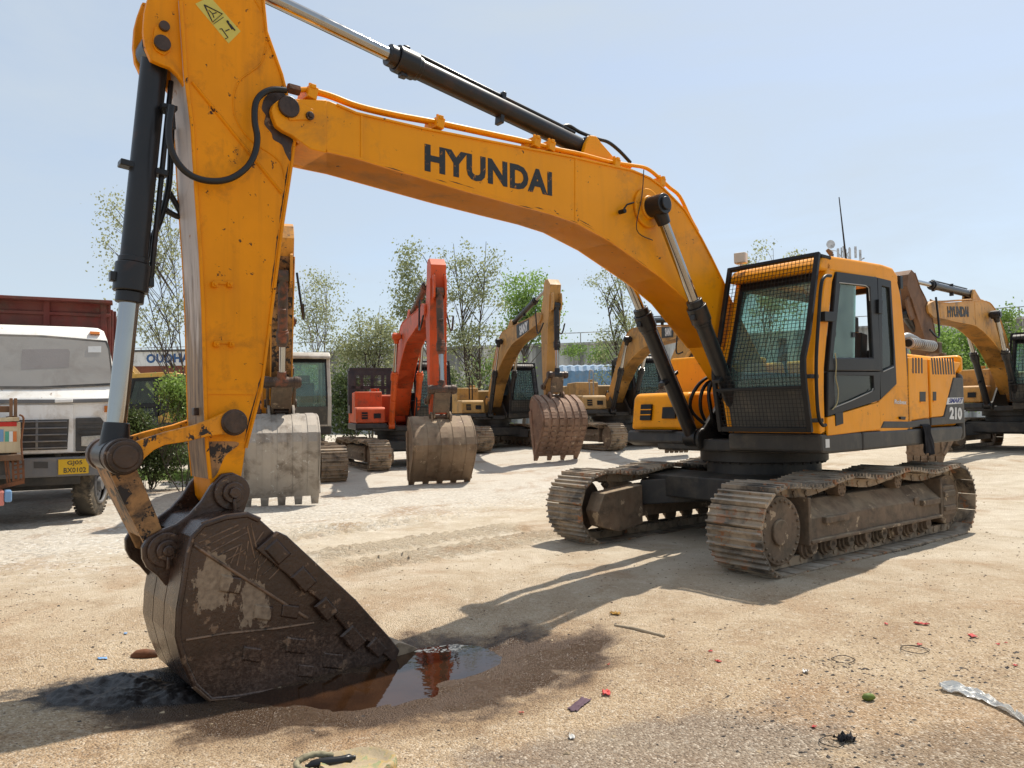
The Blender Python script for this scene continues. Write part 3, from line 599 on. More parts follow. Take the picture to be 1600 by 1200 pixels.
def build_bucket(root, TK, pal, detail, L0=BK0, L1=BK1, teeth=5):
    T = lambda P: [TK(p) for p in P]
    bulge = {10: .02, 11: .07, 12: .11, 13: .10, 14: .05}
    SHB = SHELL if detail else [(p[0], p[1] - bulge.get(i, 0)) for i, p in enumerate(SHELL)]
    side = SIDE if detail else SHB[:16][::-1] + SIDE[4:9]
    q = MB()
    q.prism(T(side), L1 - .035, L1); q.prism(T(side), L0, L0 + .035)
    q.strip(T(SHB), L0 - .01, L1 + .01, -.03)
    lip = PLs(.5, [(560, 1052), (625, 1026), (622, 1034), (600, 1043)])
    q.prism(T(lip), L0, L1)
    for l in (MID + .205, MID - .205): q.prism(T(EAR), l - .022, l + .022)
    q.strip(T(PLs(.23, [(296, 845), (290, 880), (285, 925)])), L0, L1, .02)
    b = q.build('bucket', pal['bucket'], root, .008, 30)
    q = MB(); n = teeth
    for i in range(n):
        l = L0 + .06 + (L1 - L0 - .12) * i / (n - 1); W = .05 if detail else .075
        p = T(PLs(.5, [(598, 1018), (625, 1004), (640, 1008), (658, 1015), (632, 1030), (604, 1036)]))
        q = MB(); vs = []
        for s, ww in ((-1, 1), (1, 1)):
            for k, pt in enumerate(p): vs.append((pt[0], l + s * W * ((.45 if detail else .8) if k == 3 else .8 if k in (2, 4) else 1), pt[1]))
        m = len(p); q.add(vs, [tuple(range(m)), tuple(range(2 * m - 1, m - 1, -1))] + [(k, k + m, (k + 1) % m + m, (k + 1) % m) for k in range(m)])
        q.build('tooth', pal.get('tooth', pal['bucket']), b, .005)
    # cutter and welded wear blocks
    cut = T(PLs(.5, [(397, 857), (430, 829), (445, 836), (499, 886), (553, 936), (607, 996), (621, 1014), (613, 1036), (575, 1002), (540, 986), (507, 946), (450, 901)]))
    for a, c in ((L1, L1 + .035), (L0 - .035, L0)): MB().prism(cut, a, c).build('side_cutter', pal['bucket'], b, .008)
    if detail:
        for x, y, s, rz in ((430, 861, 15, 48), (471, 904, 15, 48), (506, 950, 14, 50), (548, 996, 15, 48), (360, 913, 15, 8), (411, 957, 13, 8), (453, 955, 12, 8), (393, 1022, 13, 8), (462, 1008, 14, 6), (520, 1032, 14, 5), (478, 1048, 11, 5), (585, 1010, 12, 45)):
            on = L1 + .033 if rz > 30 else L1 - .001
            P = [rot2((x + dx * s, y + dz * s * .75), (x, y), radians(rz)) for dx, dz in ((-1, -1), (1, -1), (1, 1), (-1, 1))]
            P2 = [rot2((x + dx * s * 1.15, y + dz * s * .95), (x, y), radians(rz)) for dx, dz in ((-1, -1), (1, -1), (1, 1), (-1, 1))]
            P, P2 = T(PLs(.5, P)), T(PLs(.5, P2)); q = MB()
            q.add([(p[0], on, p[1]) for p in P2] + [(p[0], on + .014, p[1]) for p in P], [(0, 1, 2, 3), (7, 6, 5, 4)] + [(k, (k + 1) % 4, (k + 1) % 4 + 4, k + 4) for k in range(4)])
            q.build('wear_block', pal['bucket'], b, .004)
        q = MB()
        def weld(pts, r=.006, l=L1 + .001): q.tube([(p[0], l, p[1]) for p in T(PLs(.5, pts))], r, 6)
        weld([(303, 852), (345, 880), (400, 915), (480, 966)], .011); weld([(290, 1000), (350, 990), (430, 982), (490, 973)], .009)
        for a in ([(310, 848), (372, 820)], [(316, 856), (383, 824)], [(330, 862), (387, 832)], [(340, 868), (378, 850)], [(352, 876), (384, 858)], [(386, 822), (398, 872)], [(392, 818), (402, 862)], [(378, 850), (370, 884)], [(388, 845), (382, 890)], [(360, 880), (372, 855)], [(396, 880), (420, 850)], [(402, 892), (428, 858)], [(410, 898), (442, 872)], [(398, 850), (412, 830)], [(420, 905), (440, 885)], [(405, 870), (400, 905)]): weld(a, .005)
        weld([(316, 820), (353, 807), (387, 803), (407, 812)], .014, L1 - .01); weld([(303, 1072), (328, 1094), (370, 1091), (453, 1076), (537, 1058), (610, 1037)], .016, L1 - .004)
        q.build('weld_bead', 'weld', b, 0, 60)
        q = MB()
        for k in range(3):
            l = L0 + (L1 - L0) * (k + .5) / 3; q.strip(T(SHELL[5:12]), l - .112, l + .112, .003)
        q.build('wear_strip', pal['bucket'], b)
        for l in (MID + .228,):
            for c, r in ((BPIN, .075), (KPIN, .07)):
                c = TK(c); q = MB(); q.lcyl(c, l, l + .03, r * 1.5, 28); q.lcyl(c, l + .03, l + .06, r * .9, 20); q.lcyl(c, l + .06, l + .085, r * .5, 8); q.box((c[0], l + .06, c[1] - r * 1.0), (.02, .03, .08)); q.build('pin_boss', pal['bucket'], b, .006, 40)
    else:
        q = MB(); L = L1 - L0
        for k in range(5):
            l = L0 + L * (k + .5) / 5; q.strip(T(SHB[4:16]), l - L * .06, l + L * .06, .010)
        if pal.get('blocks'):
            sh = T(SHB[3:16])
            for k in range(6):
                for a, c in zip(sh, sh[1:]):
                    for u in (.25, .75):
                        l = L0 + L * (k + .5) / 6; q.box((a[0] + (c[0] - a[0]) * u, l, a[1] + (c[1] - a[1]) * u), (.085, L * .10, .085), Matrix.Rotation(-atan2(c[1] - a[1], c[0] - a[0]), 3, 'Y'))
        q.build('wear_strip', pal['bucket'], b)
    q = MB()
    for c, r in ((BPIN, .06), (KPIN, .055)): q.lcyl(TK(c), MID - .25, MID + .25, r)
    q.build('bucket_pin', pal['pin'], b, .005, 40)
    return b

def build_front(root, pose, pal, detail, o):
    db, da, dk = [radians(a) for a in pose]
    TB = lambda p: rot2(p, FOOT, db)
    tip = TB(TIP)
    TA = lambda p: rot2((p[0] + tip[0] - TIP[0], p[1] + tip[1] - TIP[1]), tip, da)
    bp = TA(BPIN)
    ks = o.get('bks', 1.0)
    TK = lambda p: rot2(((p[0] - BPIN[0]) * ks + bp[0], (p[1] - BPIN[1]) * ks + bp[1]), bp, dk)
    B = lambda P: [TB(p) for p in P]
    A = lambda P: [TA(p) for p in P]
    # ---- boom
    q = MB().prism(B(BOOM_POLY), BL0, BL1)
    lug = PLs(.24, [(449, 153.5), (436, 156), (427, 163), (424, 172), (426, 182), (432, 197), (443, 205), (457, 212), (485, 233), (510, 239), (510, 156), (491, 155.5), (470, 155)])
    for a, b in ((BL0 - .004, BL0 + .045), (BL1 - .045, BL1 + .004)): q.prism(B(lug), a, b)
    q.lcyl(TB(FOOT), -.28, .30, .14)
    for c in (ACYL_BOOM,):
        for l in (MID - .10, MID + .10): q.prism(B(circ(c, .10, 20, 200, 10) + [(c[0] - .35, c[1] - .28), (c[0] - .55, c[1] - .28), (c[0] + .18, c[1] - .28)][::1][:0] + [(c[0] - .14, c[1] - .30), (c[0] - .62, c[1] - .28)][::1] if False else [(c[0] + .22, c[1] - .32), (c[0] + .10, c[1] + .02), (c[0] + .05, c[1] + .09), (c[0] - .03, c[1] + .10), (c[0] - .10, c[1] + .05), (c[0] - .62, c[1] - .26)]), l - .025, l + .025)
    boom = q.build('boom', pal['boom'], root, .006, 30)
    q = MB()
    q.strip(B(TOPL[2:]), BL0 - .014, BL1 + .014, .018); q.strip(B(BOTL[2:]), BL0 - .014, BL1 + .014, -.018)
    for x, y0, y1 in ((563, 178, 249), (898, 246, 346)): q.prism(B(PLs(.24, [(x, y0), (x + 3.5, y0 + 1), (x + 4, y1 + 1), (x, y1)])), BL1, BL1 + .006)
    q.build('boom_flange', pal['boom'], boom, .004)
    if detail:
        q = MB(); c = TB(TIP); q.lcyl(c, BL1 + .004, BL1 + .03, .075); q.build('pivot_pin', pal['pin'], boom, .006, 40)
        q = MB(); q.prism(B(PLs(.25, [(447, 158), (462, 157), (489, 171), (492, 180), (487, 188), (478, 187), (452, 188)])), BL1 + .004, BL1 + .016); q.build('pin_keeper', pal['boom'], boom, .004)
        q = MB(); c = B(PLs(.25, [(483, 182)]))[0]; q.lcyl(c, BL1 + .012, BL1 + .035, .03, 12); q.lcyl(c, BL1 + .035, BL1 + .05, .018, 6); q.build('bolt', pal['pin'], boom, .003)
        c = TB(BCYL_BOOM); q = MB(); q.lcyl(c, BL1, BL1 + .035, .20, 32); q.lcyl(c, BL1, BL1 + .06, .12, 28); q.build('pin_collar', pal['boom'], boom, .012, 40)
        q = MB(); p = B(PLs(.25, [(967, 332), (975, 321), (985, 318), (968, 322)])); q.tube([(p[0][0], BL1 + .05, p[0][1]), (p[1][0], BL1 + .05, p[1][1]), (p[2][0], BL1 + .05, p[2][1]), (p[2][0], BL1, p[2][1])], .009, 8); q.lcyl(p[0], BL1 + .02, BL1 + .09, .022, 12); q.build('lamp_bracket', MT['black'], boom)
        # lettering
        w = B(PLs(.245, [(664, 267), (863, 306.5), (664, 224)]))
        lettering('boom_lettering', 'HYUNDAI', (w[0][0], BL1, w[0][1]), (w[1][0] - w[0][0], 0, w[1][1] - w[0][1]), (w[2][0] - w[0][0], 0, w[2][1] - w[0][1]), 'letter', boom, .045, (0, 1, 0), .003, 1.08)
        rnd = random.Random(21)
        for k in range(13):
            i0 = rnd.randrange(3, 10); t = rnd.random(); a0, a1 = BOTL[i0], BOTL[i0 + 1]; L = rnd.uniform(.04, .20); d_ = hypot(a1[0] - a0[0], a1[1] - a0[1]); ux, uz = (a1[0] - a0[0]) / d_, (a1[1] - a0[1]) / d_
            p0 = (a0[0] + (a1[0] - a0[0]) * t, a0[1] + (a1[1] - a0[1]) * t); up_ = rnd.choice((.004, .03, .05)); hh = rnd.uniform(.002, .006)
            q = MB().prism(B([(p0[0], p0[1] + up_), (p0[0] + ux * L * .5, p0[1] + uz * L * .5 + up_ + hh), (p0[0] + ux * L, p0[1] + uz * L + up_), (p0[0] + ux * L * .5, p0[1] + uz * L * .5 + up_ - hh * .5)]), BL1 + (.0135 if up_ < .02 else 0), BL1 + (.0155 if up_ < .02 else .0015)); q.build('scrape_mark', 'scrape', boom)
        # hydraulic lines along the top
        def line(pts, l, r, mat, name, k=4, fn=TB):
            P = [fn(PL(x, y, l)) for x, y in pts]; return MB().tube(spline([(p[0], l, p[1]) for p in P], k), r, 10).build(name, mat, boom, 0, 60)
        line([(455, 141), (486, 140), (497, 143), (520, 150), (560, 165), (620, 179), (680, 190), (760, 207), (820, 220), (870, 233), (905, 240), (950, 252), (985, 258), (1010, 263), (1030, 278), (1046, 293), (1062, 307), (1078, 340), (1090, 362)], .20, .019, pal['boom'], 'hydraulic_line')
        line([(470, 143), (497, 146), (520, 153), (560, 168), (620, 182), (680, 193), (760, 210), (820, 223), (870, 236), (905, 243), (950, 255), (985, 261)], .10, .019, pal['boom'], 'hydraulic_line')
        line([(860, 206), (872, 202), (887, 196), (905, 206), (930, 216), (950, 222), (968, 236), (985, 254)], .02, .018, MT['rubber'], 'hose')
        for x, y in ((684, 192), (835, 222), (858, 228), (960, 255), (1031, 284), (485, 145)):
            p = TB(PL(x, y, .2)); q = MB(); q.box((p[0], .15, p[1] - .01), (.07, .20, .09), Matrix.Rotation(-.2, 3, 'Y')); q.box((p[0], .15, p[1] + .03), (.04, .22, .03)); q.cyl((p[0], .2, p[1] + .02), (p[0], .2, p[1] + .07), .014, None, 6); q.build('line_clamp', pal['boom'], boom, .006)
        p = TB(PL(463, 141, .2)); q = MB(); q.tube([(p[0] + .06, .2, p[1]), (p[0] - .02, .2, p[1])], .036, 6); q.build('hose_fitting', 'rusty', boom)
        line([(447, 141), (425, 140), (408, 148), (399, 163), (398, 190), (402, 215), (398, 240), (385, 262), (360, 279), (330, 283), (300, 275), (278, 255), (266, 228), (264, 200), (267, 178), (269, 165)], .27, .021, MT['rubber'], 'hose', 4, lambda p: p)
        line([(264, 300), (284, 338), (262, 330), (247, 312)], -.16, .02, MT['rubber'], 'hose', 4, lambda p: p)
    elif o.get('text'):
        t, x0, y0, x1, y1, hh, mat = o['text']
        w = B([PL(x0, y0, .24), PL(x1, y1, .24), PL(x0, y0 - hh, .24)])
        if o.get('plate'):
            e = 6; w2 = B(PLs(.24, [(x0 - 14, y0 + 8), (x1 + 40, y1 + 16), (x1 + 40, y1 - hh - 2), (x0 - 22, y0 - hh - 10)])); MB().prism(w2, BL1, BL1 + .004).build('boom_plate', MT['letter_dark'], boom); MB().prism(w2, BL0 - .004, BL0).build('boom_plate', MT['letter_dark'], boom)
        lettering('boom_lettering', t, (w[0][0], BL1 + .005, w[0][1]), (w[1][0] - w[0][0], 0, w[1][1] - w[0][1]), (w[2][0] - w[0][0], 0, w[2][1] - w[0][1]), mat, boom, .05, (0, 1, 0), .003)
        if o.get('mirror_text'):
            lettering('boom_lettering', t, (w[1][0], BL0 - .0045, w[1][1]), (w[0][0] - w[1][0], 0, w[0][1] - w[1][1]), (w[2][0] - w[0][0], 0, w[2][1] - w[0][1]), mat, boom, .05, (0, -1, 0), .003)
    if not detail:
        q = MB(); q.tube(spline([(p[0], .12, p[1] + .04) for p in B(TOPL[2:16])], 2), .022, 6); q.build('hydraulic_line', pal['boom'], boom, 0, 60)
        p0, p1, p2 = TB(PL(486, 140, .2)), TA(PL(360, 279, .2)), TA(PL(300, 200, .2)); q = MB()
        for l in (BL1 + .06, BL0 - .06): q.tube(spline([(p0[0], l, p0[1]), ((p0[0] * .3 + p1[0] * .7), l * 1.3, p1[1]), (p2[0], l * 1.2, p2[1])], 5), .022, 6)
        q.build('hose', MT['rubber'], boom, 0, 60)
    # ---- arm
    armp = pal['arm']
    q = MB().prism(A(ARM_POLY), AL0, AL1)
    klug = PLs(.15, [(284, -10), (238, -22), (230, 0), (225, 20), (223, 50), (226, 75), (235, 95), (250, 102), (264, 107), (276, 118), (284, 130), (291, 144)])
    for l in (MID - .125, MID + .125): q.prism(A(klug), l - .022, l + .022)
    al = A([ACYL_ARM])[0]
    arm = q.build('arm', armp, root, .006, 30)
    q = MB()
    q.tube([(p[0], AL1 + .006, p[1]) for p in A(ARM_FRONT[1:])], .013, 8); q.tube([(p[0], AL1 + .004, p[1]) for p in A(ARM_BACK[1:14])], .011, 8)
    q.tube([(p[0], AL0 - .006, p[1]) for p in A(ARM_FRONT[1:])], .013, 8)
    q.build('arm_flange', armp, arm, 0, 60)
    up_ = ARM_FRONT[1:6]; lo = ARM_FRONT[5:]
    q = MB().strip(A(up_), AL0 + .004, AL1 - .008, .008); q.build('front_plate', pal.get('front', armp), arm)
    q = MB().strip(A(lo), AL0 + .004, AL1 - .008, .008); q.build('front_plate', pal.get('front_low', armp), arm)
    if detail:
        q = MB(); Wd = lambda pts, r, l=AL1: q.tube(spline([(p[0], l, p[1]) for p in A(PLs(.19, pts))], 5), r, 6)
        q.tube([(p[0], AL1, p[1]) for p in A(PLs(.19, [(300, 128), (440, 302)]))], .012, 6)
        Wd([(398, 0), (411, 25), (416, 65), (408, 98), (392, 112), (375, 125), (366, 145), (365, 170), (373, 195), (395, 222), (425, 242), (440, 258), (445, 280)], .006)
        q.bar(*[(p[0], AL1, p[1]) for p in A(PLs(.19, [(321, 612), (398, 613)]))], .012, .03)
        q.build('weld_bead', armp, arm, 0, 60)
        for x, y in ((347, 445), (350, 538)):
            q = MB()
            for dx in (-13, 11): c = A([PL(x + dx, y, .19)])[0]; q.box((c[0], AL1 + .015, c[1]), (.035, .03, .035)); q.lcyl(c, AL1 + .03, AL1 + .045, .010, 6)
            c = A([PL(x, y - 3, .19)])[0]; q.box((c[0], AL1 + .004, c[1]), (.11, .008, .02))
            q.build('bolt_bracket', armp, arm, .003)
        q = MB(); c = A([PL(314, 630, .19)])[0]
        c = A([PL(314, 643, .1)])[0]; q.box((c[0] + .02, .06, c[1]), (.04, .05, .05)); q.build('stop_block', pal['bucket'], arm, .006)
        q = MB().prism(A(PLs(.19, spl2([(323, 690), (366, 690), (372, 696), (352, 712), (340, 738), (330, 748), (327, 730), (323, 690)], 3)[:-1])), AL1, AL1 + .003); q.build('grease_stain', 'paint_tired', arm)
        q = MB().prism(A(PLs(.19, spl2([(430, 140), (414, 152), (409, 170), (415, 180), (413, 194), (424, 208), (427, 218), (440, 226), (446, 240), (454, 252), (455, 232), (459, 214), (461, 190), (452, 160), (444, 146), (430, 140)], 3)[:-1])), AL1, AL1 + .002); q.build('grease_stain', 'greasy', arm)
        rnd = random.Random(22)
        for k in range(26):
            i0 = rnd.randrange(1, 8); t = rnd.random(); a0, a1 = ARM_BACK[i0], ARM_BACK[i0 + 1]; L = rnd.uniform(.04, .22); d_ = hypot(a1[0] - a0[0], a1[1] - a0[1]); ux, uz = (a1[0] - a0[0]) / d_, (a1[1] - a0[1]) / d_
            p0 = (a0[0] + (a1[0] - a0[0]) * t + .022, a0[1] + (a1[1] - a0[1]) * t); hh = rnd.uniform(.003, .009)
            MB().prism(A([p0, (p0[0] + ux * L * .5 + hh, p0[1] + uz * L * .5), (p0[0] + ux * L, p0[1] + uz * L), (p0[0] + ux * L * .5 - hh * .4, p0[1] + uz * L * .5)]), AL1, AL1 + .0015).build('scrape_mark', 'scrape', arm)
        # warning sticker
        P = A(PLs(.19, [(305, 6), (328, -5), (376, 49), (357, 68)])); MB().prism(P, AL1, AL1 + .002).build('warning_sticker', 'sticker', arm)
        q = MB(); sp = lambda pts, r=.0035: q.tube([(p[0], AL1 + .003, p[1]) for p in A(PLs(.19, pts))], r, 5)
        sp([(319, 8), (347, 22), (332, 35), (319, 8)], .005); sp([(326, 16), (332, 22), (338, 20)]); sp([(332, 22), (334, 28)]); sp([(355, 34), (363, 46)], .007); sp([(359, 38), (367, 48)], .006); sp([(354, 33), (357, 35)], .008); sp([(343, 46), (346, 45), (356, 59), (352, 61)]); sp([(352, 49), (358, 46)]); sp([(333, 38), (349, 27)], .002)
        q.build('sticker_print', 'letter', arm)
        c = A([PL(251, 71, .15)])[0]; q = MB(); q.prism(A(PLs(.17, [(241, 45), (248, 38), (261, 42), (265, 70), (266, 80), (256, 87), (244, 80), (238, 70)])), MID + .147, MID + .16); q.build('pin_keeper', armp, arm, .004)
        q = MB(); q.lcyl(c, MID + .16, MID + .18, .05); c2 = A([PL(254, 45, .15)])[0]; q.lcyl(c2, MID + .147, MID + .185, .032, 12); q.build('bolt', pal['pin'], arm, .004, 40)
    # ---- bucket linkage
    bk = build_bucket(root, TK, pal, detail, o.get('bk0', BK0), o.get('bk1', BK1), o.get('teeth', 5))
    a1, k = TA(ILINK), TK(KPIN)
    s0 = 1 if ((KPIN[0] - ILINK[0]) * (RPIN[1] - ILINK[1]) - (KPIN[1] - ILINK[1]) * (RPIN[0] - ILINK[0])) > 0 else -1
    r = isect(a1, R1, k, R2, s0)
    def two(P, p0, p1, q0, q1):
        a0 = atan2(p1[1] - p0[1], p1[0] - p0[0]); b0 = atan2(q1[1] - q0[1], q1[0] - q0[0])
        return [rot2((p[0] + q0[0] - p0[0], p[1] + q0[1] - p0[1]), q0, b0 - a0) for p in P]
    IL = PLs(.23, [(170, 697), (187, 688), (206, 691), (230, 683), (256, 675), (280, 669), (301, 664), (324, 656), (345, 646), (362, 640), (377, 648), (382, 661), (377, 673), (362, 680), (340, 679), (321, 682), (287, 690), (255, 695), (238, 703), (225, 714), (213, 728), (200, 739), (182, 738), (168, 726)])
    for l in (MID + .225, MID - .225):
        MB().prism(two(IL, ILINK, RPIN, a1, r), l - .025, l + .025).build('idler_link', pal['link'], root, .006)
    HL = PLs(.23, [(168, 727), (190, 737), (214, 728), (226, 755), (252, 816), (262, 848), (252, 872), (236, 868), (224, 842), (195, 785)])
    q = MB()
    for l in (MID + .15, MID - .15): q.prism(two(HL, RPIN, KPIN, r, k), l - .022, l + .022)
    q.strip(two(PLs(.23, [(170, 733), (195, 785), (224, 842)]), RPIN, KPIN, r, k), MID - .13, MID + .13, -.02)
    q.build('guide_link', pal['link_dark'], root, .006)
    q = MB(); q.lcyl(r, MID - .31, MID + .31, .095, 28); q.lcyl(r, MID + .31, MID + .325, .07, 24); q.lcyl(r, MID - .28, MID - .20, .105, 28); q.lcyl(r, MID + .20, MID + .27, .108, 28)
    q.build('link_pin', pal['pin'], root, .01, 40)
    q = MB(); q.lcyl(a1, MID - .28, MID + .28, .075, 24); q.lcyl(a1, MID + .25, MID + .27, .085, 24); q.build('link_pin', pal['pin'], root, .008, 40)
    # ---- cylinders
    cyl_part(root, 'bucket_cylinder', TA(KCYL_ARM), r, MID, .08, .058, o.get('kf', .60), pal, detail, pal.get('rod', 'chrome'), -1)
    cyl_part(root, 'arm_cylinder', TB(ACYL_BOOM), TA(ACYL_ARM), MID, .085, .052, o.get('af', .595), pal, detail, pal.get('rod', 'chrome'))
    c = TB(BCYL_BOOM)
    for l in (.38, -.34):
        cyl_part(root, 'boom_cylinder', BCYL_DECK, c, l, .082, .052, o.get('bf', .585), dict(pal, cyl=pal.get('bcyl', pal['cyl'])), detail, pal.get('rod', 'chrome'))
    q = MB(); q.lcyl(c, -.42, .46, .055); q.build('boom_pin', pal['pin'], root, 0, 40)
    if detail:
        q = MB()
        rnd = random.Random(3)
        P0 = TA(PL(270, 165, -.05)); 
        q.tube(spline([(TA(PL(x, y, -.08))[0], -.08, TA(PL(x, y, -.08))[1]) for x, y in ((268, 200), (266, 260), (262, 300), (250, 345), (235, 380), (226, 420), (222, 440))], 4), .02, 8)
        q.build('hose', MT['rubber'], root, 0, 60)
        q = MB(); p = TA(PL(269, 163, .2)); q.box((p[0], .1, p[1]), (.09, .12, .03)); q.tube([(p[0], .15, p[1]), (p[0] - .01, .15, p[1] - .14)], .028, 8); q.build('hose_fitting', MT['black'], root, .004)
        rnd = random.Random(5)
        for i in range(9):
            l = -.28 + i * .065; f0 = .45 + rnd.uniform(-.05, .15)
            q = MB(); q.tube(spline([(f0 - .1, l * .6, 2.0 + rnd.uniform(-.2, .15)), (f0 + .22 + rnd.uniform(0, .2), l + rnd.uniform(-.05, .05), 1.85), (f0 + .33 + rnd.uniform(-.05, .15), l * 1.2, 1.55), (f0 + .15, l + rnd.uniform(-.1, .1), 1.28), (f0 - .2, l, 1.22)], 6), .021, 8)
            q.build('hose', MT['rubber'], root, 0, 60)
        q = MB(); q.box((.35, -.02, 1.3), (.5, .5, .12)); q.box((.2, .05, 1.5), (.25, .4, .3)); q.build('swivel_valve', pal['deck'], root, .02)
        q = MB(); q.box((.62, .0, 1.55), (.03, .12, .06)); q.build('valve_tag', 'red_bit', root)
        # slack wire at the boom pin
        q = MB(); q.tube(spline([(c[0] + .05, BL1 + .02, c[1] + .38), (c[0] + .12, BL1 + .05, c[1] + .1), (c[0] + .2, BL1 + .04, c[1] - .25), (c[0] - .05, BL1 + .03, c[1] - .32)], 5), .005, 5); q.build('loose_wire', MT['rubber'], root)
    return boom

def build_excavator(label, loc, yaw, pose=(0, 0, 0), pal=None, und=0.0, detail=False, group=None, **o):
    root = empty('excavator', loc, yaw, label, 'excavator', group)
    build_tracks(root, und, detail, pal)
    build_upper(root, detail, pal, o)
    build_front(root, pose, pal, detail, o)
    return root
MT['trim_grey'] = wear_mat('dusty_trim', (.42, .41, .38), .6, g_amt=.3)
MT['scrape'] = wear_mat('bare_scrape', (.045, .028, .018), .6, var=.4, g_amt=.2)
MT['alu'] = wear_mat("bare_alloy", (0.40, 0.40, 0.39), 0.45, metal=0.5, g_amt=0.3, bump=0.02)
MT['rope'] = wear_mat("twine", (0.45, 0.38, 0.2), 0.9, g_amt=0.1)
MT['rusty'] = wear_mat("rusty_steel", (0.20, 0.075, 0.03), 0.8, var=0.4, g_amt=0.5, bump=0.06)
MT['weld'] = wear_mat("weld_metal", (0.24, 0.15, 0.095), 0.5, metal=0.2, g_amt=0.6, g_scale=9)
MT['tanmud'] = wear_mat("tan_mud", (0.36, 0.26, 0.165), 0.85, var=0.2, grime=(0.05, 0.03, 0.02), g_amt=0.3, g_scale=9, bump=0.06, bump_scale=60)
MT['sticker'] = wear_mat("sticker_yellow", (0.62, 0.52, 0.10), 0.5, var=0.1, g_amt=0.1, bump=0)
MT['panel_grey'] = wear_mat('panel_grey', (.085, .08, .07), .6, var=.3, grime=(.2, .17, .12), g_amt=.4)
MT['red_bit'] = wear_mat("red_plastic", (0.5, 0.02, 0.02), 0.4, g_amt=0, bump=0)
MT['letter_dark'] = wear_mat("plate_dark", (0.03, 0.035, 0.04), 0.5, g_amt=0.1, bump=0)
MT['front_brown'] = wear_mat('stained_front_plate', (0.33, 0.20, 0.11), 0.5, var=.4, grime=(.05, .03, .02), g_amt=.35, g_scale=2.5, streak=.8, chip=(.5, .42, .36), chip_amt=.5, chip_scale=4)
def front_mat():
    m = wear_mat('rubbed_plate', (0.64, 0.54, 0.48), 0.5, var=0.2, grime=(0.12, 0.07, 0.045), g_amt=0.2, chip=(0.35, 0.14, 0.02), chip_amt=0.25, chip_scale=5, streak=0.35)
    nt = m.node_tree; p = nt.nodes["Principled BSDF"]; base = p.inputs["Base Color"].links[0].from_socket; v = ocoord(nt)
    s = N(nt, "ShaderNodeSeparateXYZ"); nt.links.new(v, s.inputs[0])
    z = mth(nt, 'ADD', s.outputs[2], mth(nt, 'MULTIPLY', mth(nt, 'SUBTRACT', noise_tex(nt, ocoord(nt, (7, 7, .9)), 2.0, 7, .65), .5), 2.6))
    k = ramp(nt, mth(nt, 'MULTIPLY', z, .25), .50, .64, (1, 1, 1, 1), (0, 0, 0, 1))
    n = noise_tex(nt, ocoord(nt, (8, 8, .8)), 2.5, 7, .65)
    nt.links.new(mixc(nt, k, base, mixc(nt, ramp(nt, n, .38, .62), (.12, .07, .04), (.42, .27, .15))), p.inputs["Base Color"]); return m
MT['front_plate'] = front_mat()
def bucket_mat():
    m = wear_mat("greasy_bucket", (0.062, 0.032, 0.020), 0.27, metal=0.1, var=0.5, grime=(0.018, 0.010, 0.007), g_amt=0.45, g_scale=4, streak=0.55, chip=(0.17, 0.105, 0.065), chip_amt=0.5, chip_scale=9, bump=0.06)
    nt = m.node_tree; p = nt.nodes["Principled BSDF"]; L = nt.links; v = ocoord(nt)
    base = p.inputs["Base Color"].links[0].from_socket; rough = p.inputs["Roughness"].links[0].from_socket
    def blot(px, py, rx, rz, nz, sc, thr=.25):
        c = PL(px, py, .5); mp = N(nt, "ShaderNodeMapping"); mp.vector_type = 'TEXTURE'; mp.inputs["Location"].default_value = (c[0], .5, c[1]); mp.inputs["Scale"].default_value = (rx, .12, rz); L.new(v, mp.inputs[0])
        ln = N(nt, "ShaderNodeVectorMath", operation='LENGTH'); L.new(mp.outputs[0], ln.inputs[0])
        r = mth(nt, 'ADD', ln.outputs[1], mth(nt, 'MULTIPLY', mth(nt, 'SUBTRACT', noise_tex(nt, ocoord(nt, (1.6, 1.6, .7)), sc, 8, .7, .3), .5), nz))
        return ramp(nt, r, 1 - thr * .5, 1 + thr * .5, (1, 1, 1, 1), (0, 0, 0, 1))
    k = mth(nt, 'MAXIMUM', blot(336, 908, .125, .175, 2.6, 8, .08), mth(nt, 'MULTIPLY', blot(395, 940, .10, .14, 3.4, 9, .10), .9))
    c = mixc(nt, k, base, mixc(nt, ramp(nt, noise_tex(nt, v, 30, 5), .35, .7), (.20, .14, .09), (.34, .25, .165)))
    low = mth(nt, 'MULTIPLY', mth(nt, 'MULTIPLY', blot(440, 1045, .85, .22, .9, 3, .6), ramp(nt, noise_tex(nt, v, 55, 5, .75), .46, .60)), .35)
    c = mixc(nt, low, c, (.26, .165, .115, 1))
    L.new(c, p.inputs["Base Color"]); L.new(mth(nt, 'ADD', rough, mth(nt, 'MULTIPLY', k, .5), True), p.inputs["Roughness"]); p.inputs["Specular IOR Level"].default_value = .6
    return m
MT['bucket_main'] = bucket_mat()
MAIN = dict(paint=MT['paint'], boom=MT['paint'], arm=MT['paint_arm'], cab=MT['paint'], cw=MT['deck'], deck=MT['deck'], track=MT['track'], mudsteel=MT['mudsteel'], cyl=MT['black_cyl'],
            bucket=MT['bucket_main'], tooth=MT['track'], pin=MT['greasy'], link=MT['paint_worn'], link_dark=MT['paint_tired'], front=MT['front_plate'], front_low=MT['front_plate'], alu=MT['alu'], rope=MT['rope'])
main = build_excavator("large yellow excavator in front with a mesh cab guard and greasy black bucket", (MX, MY, 0), YU, (0, 0, 0), MAIN, UND, True)
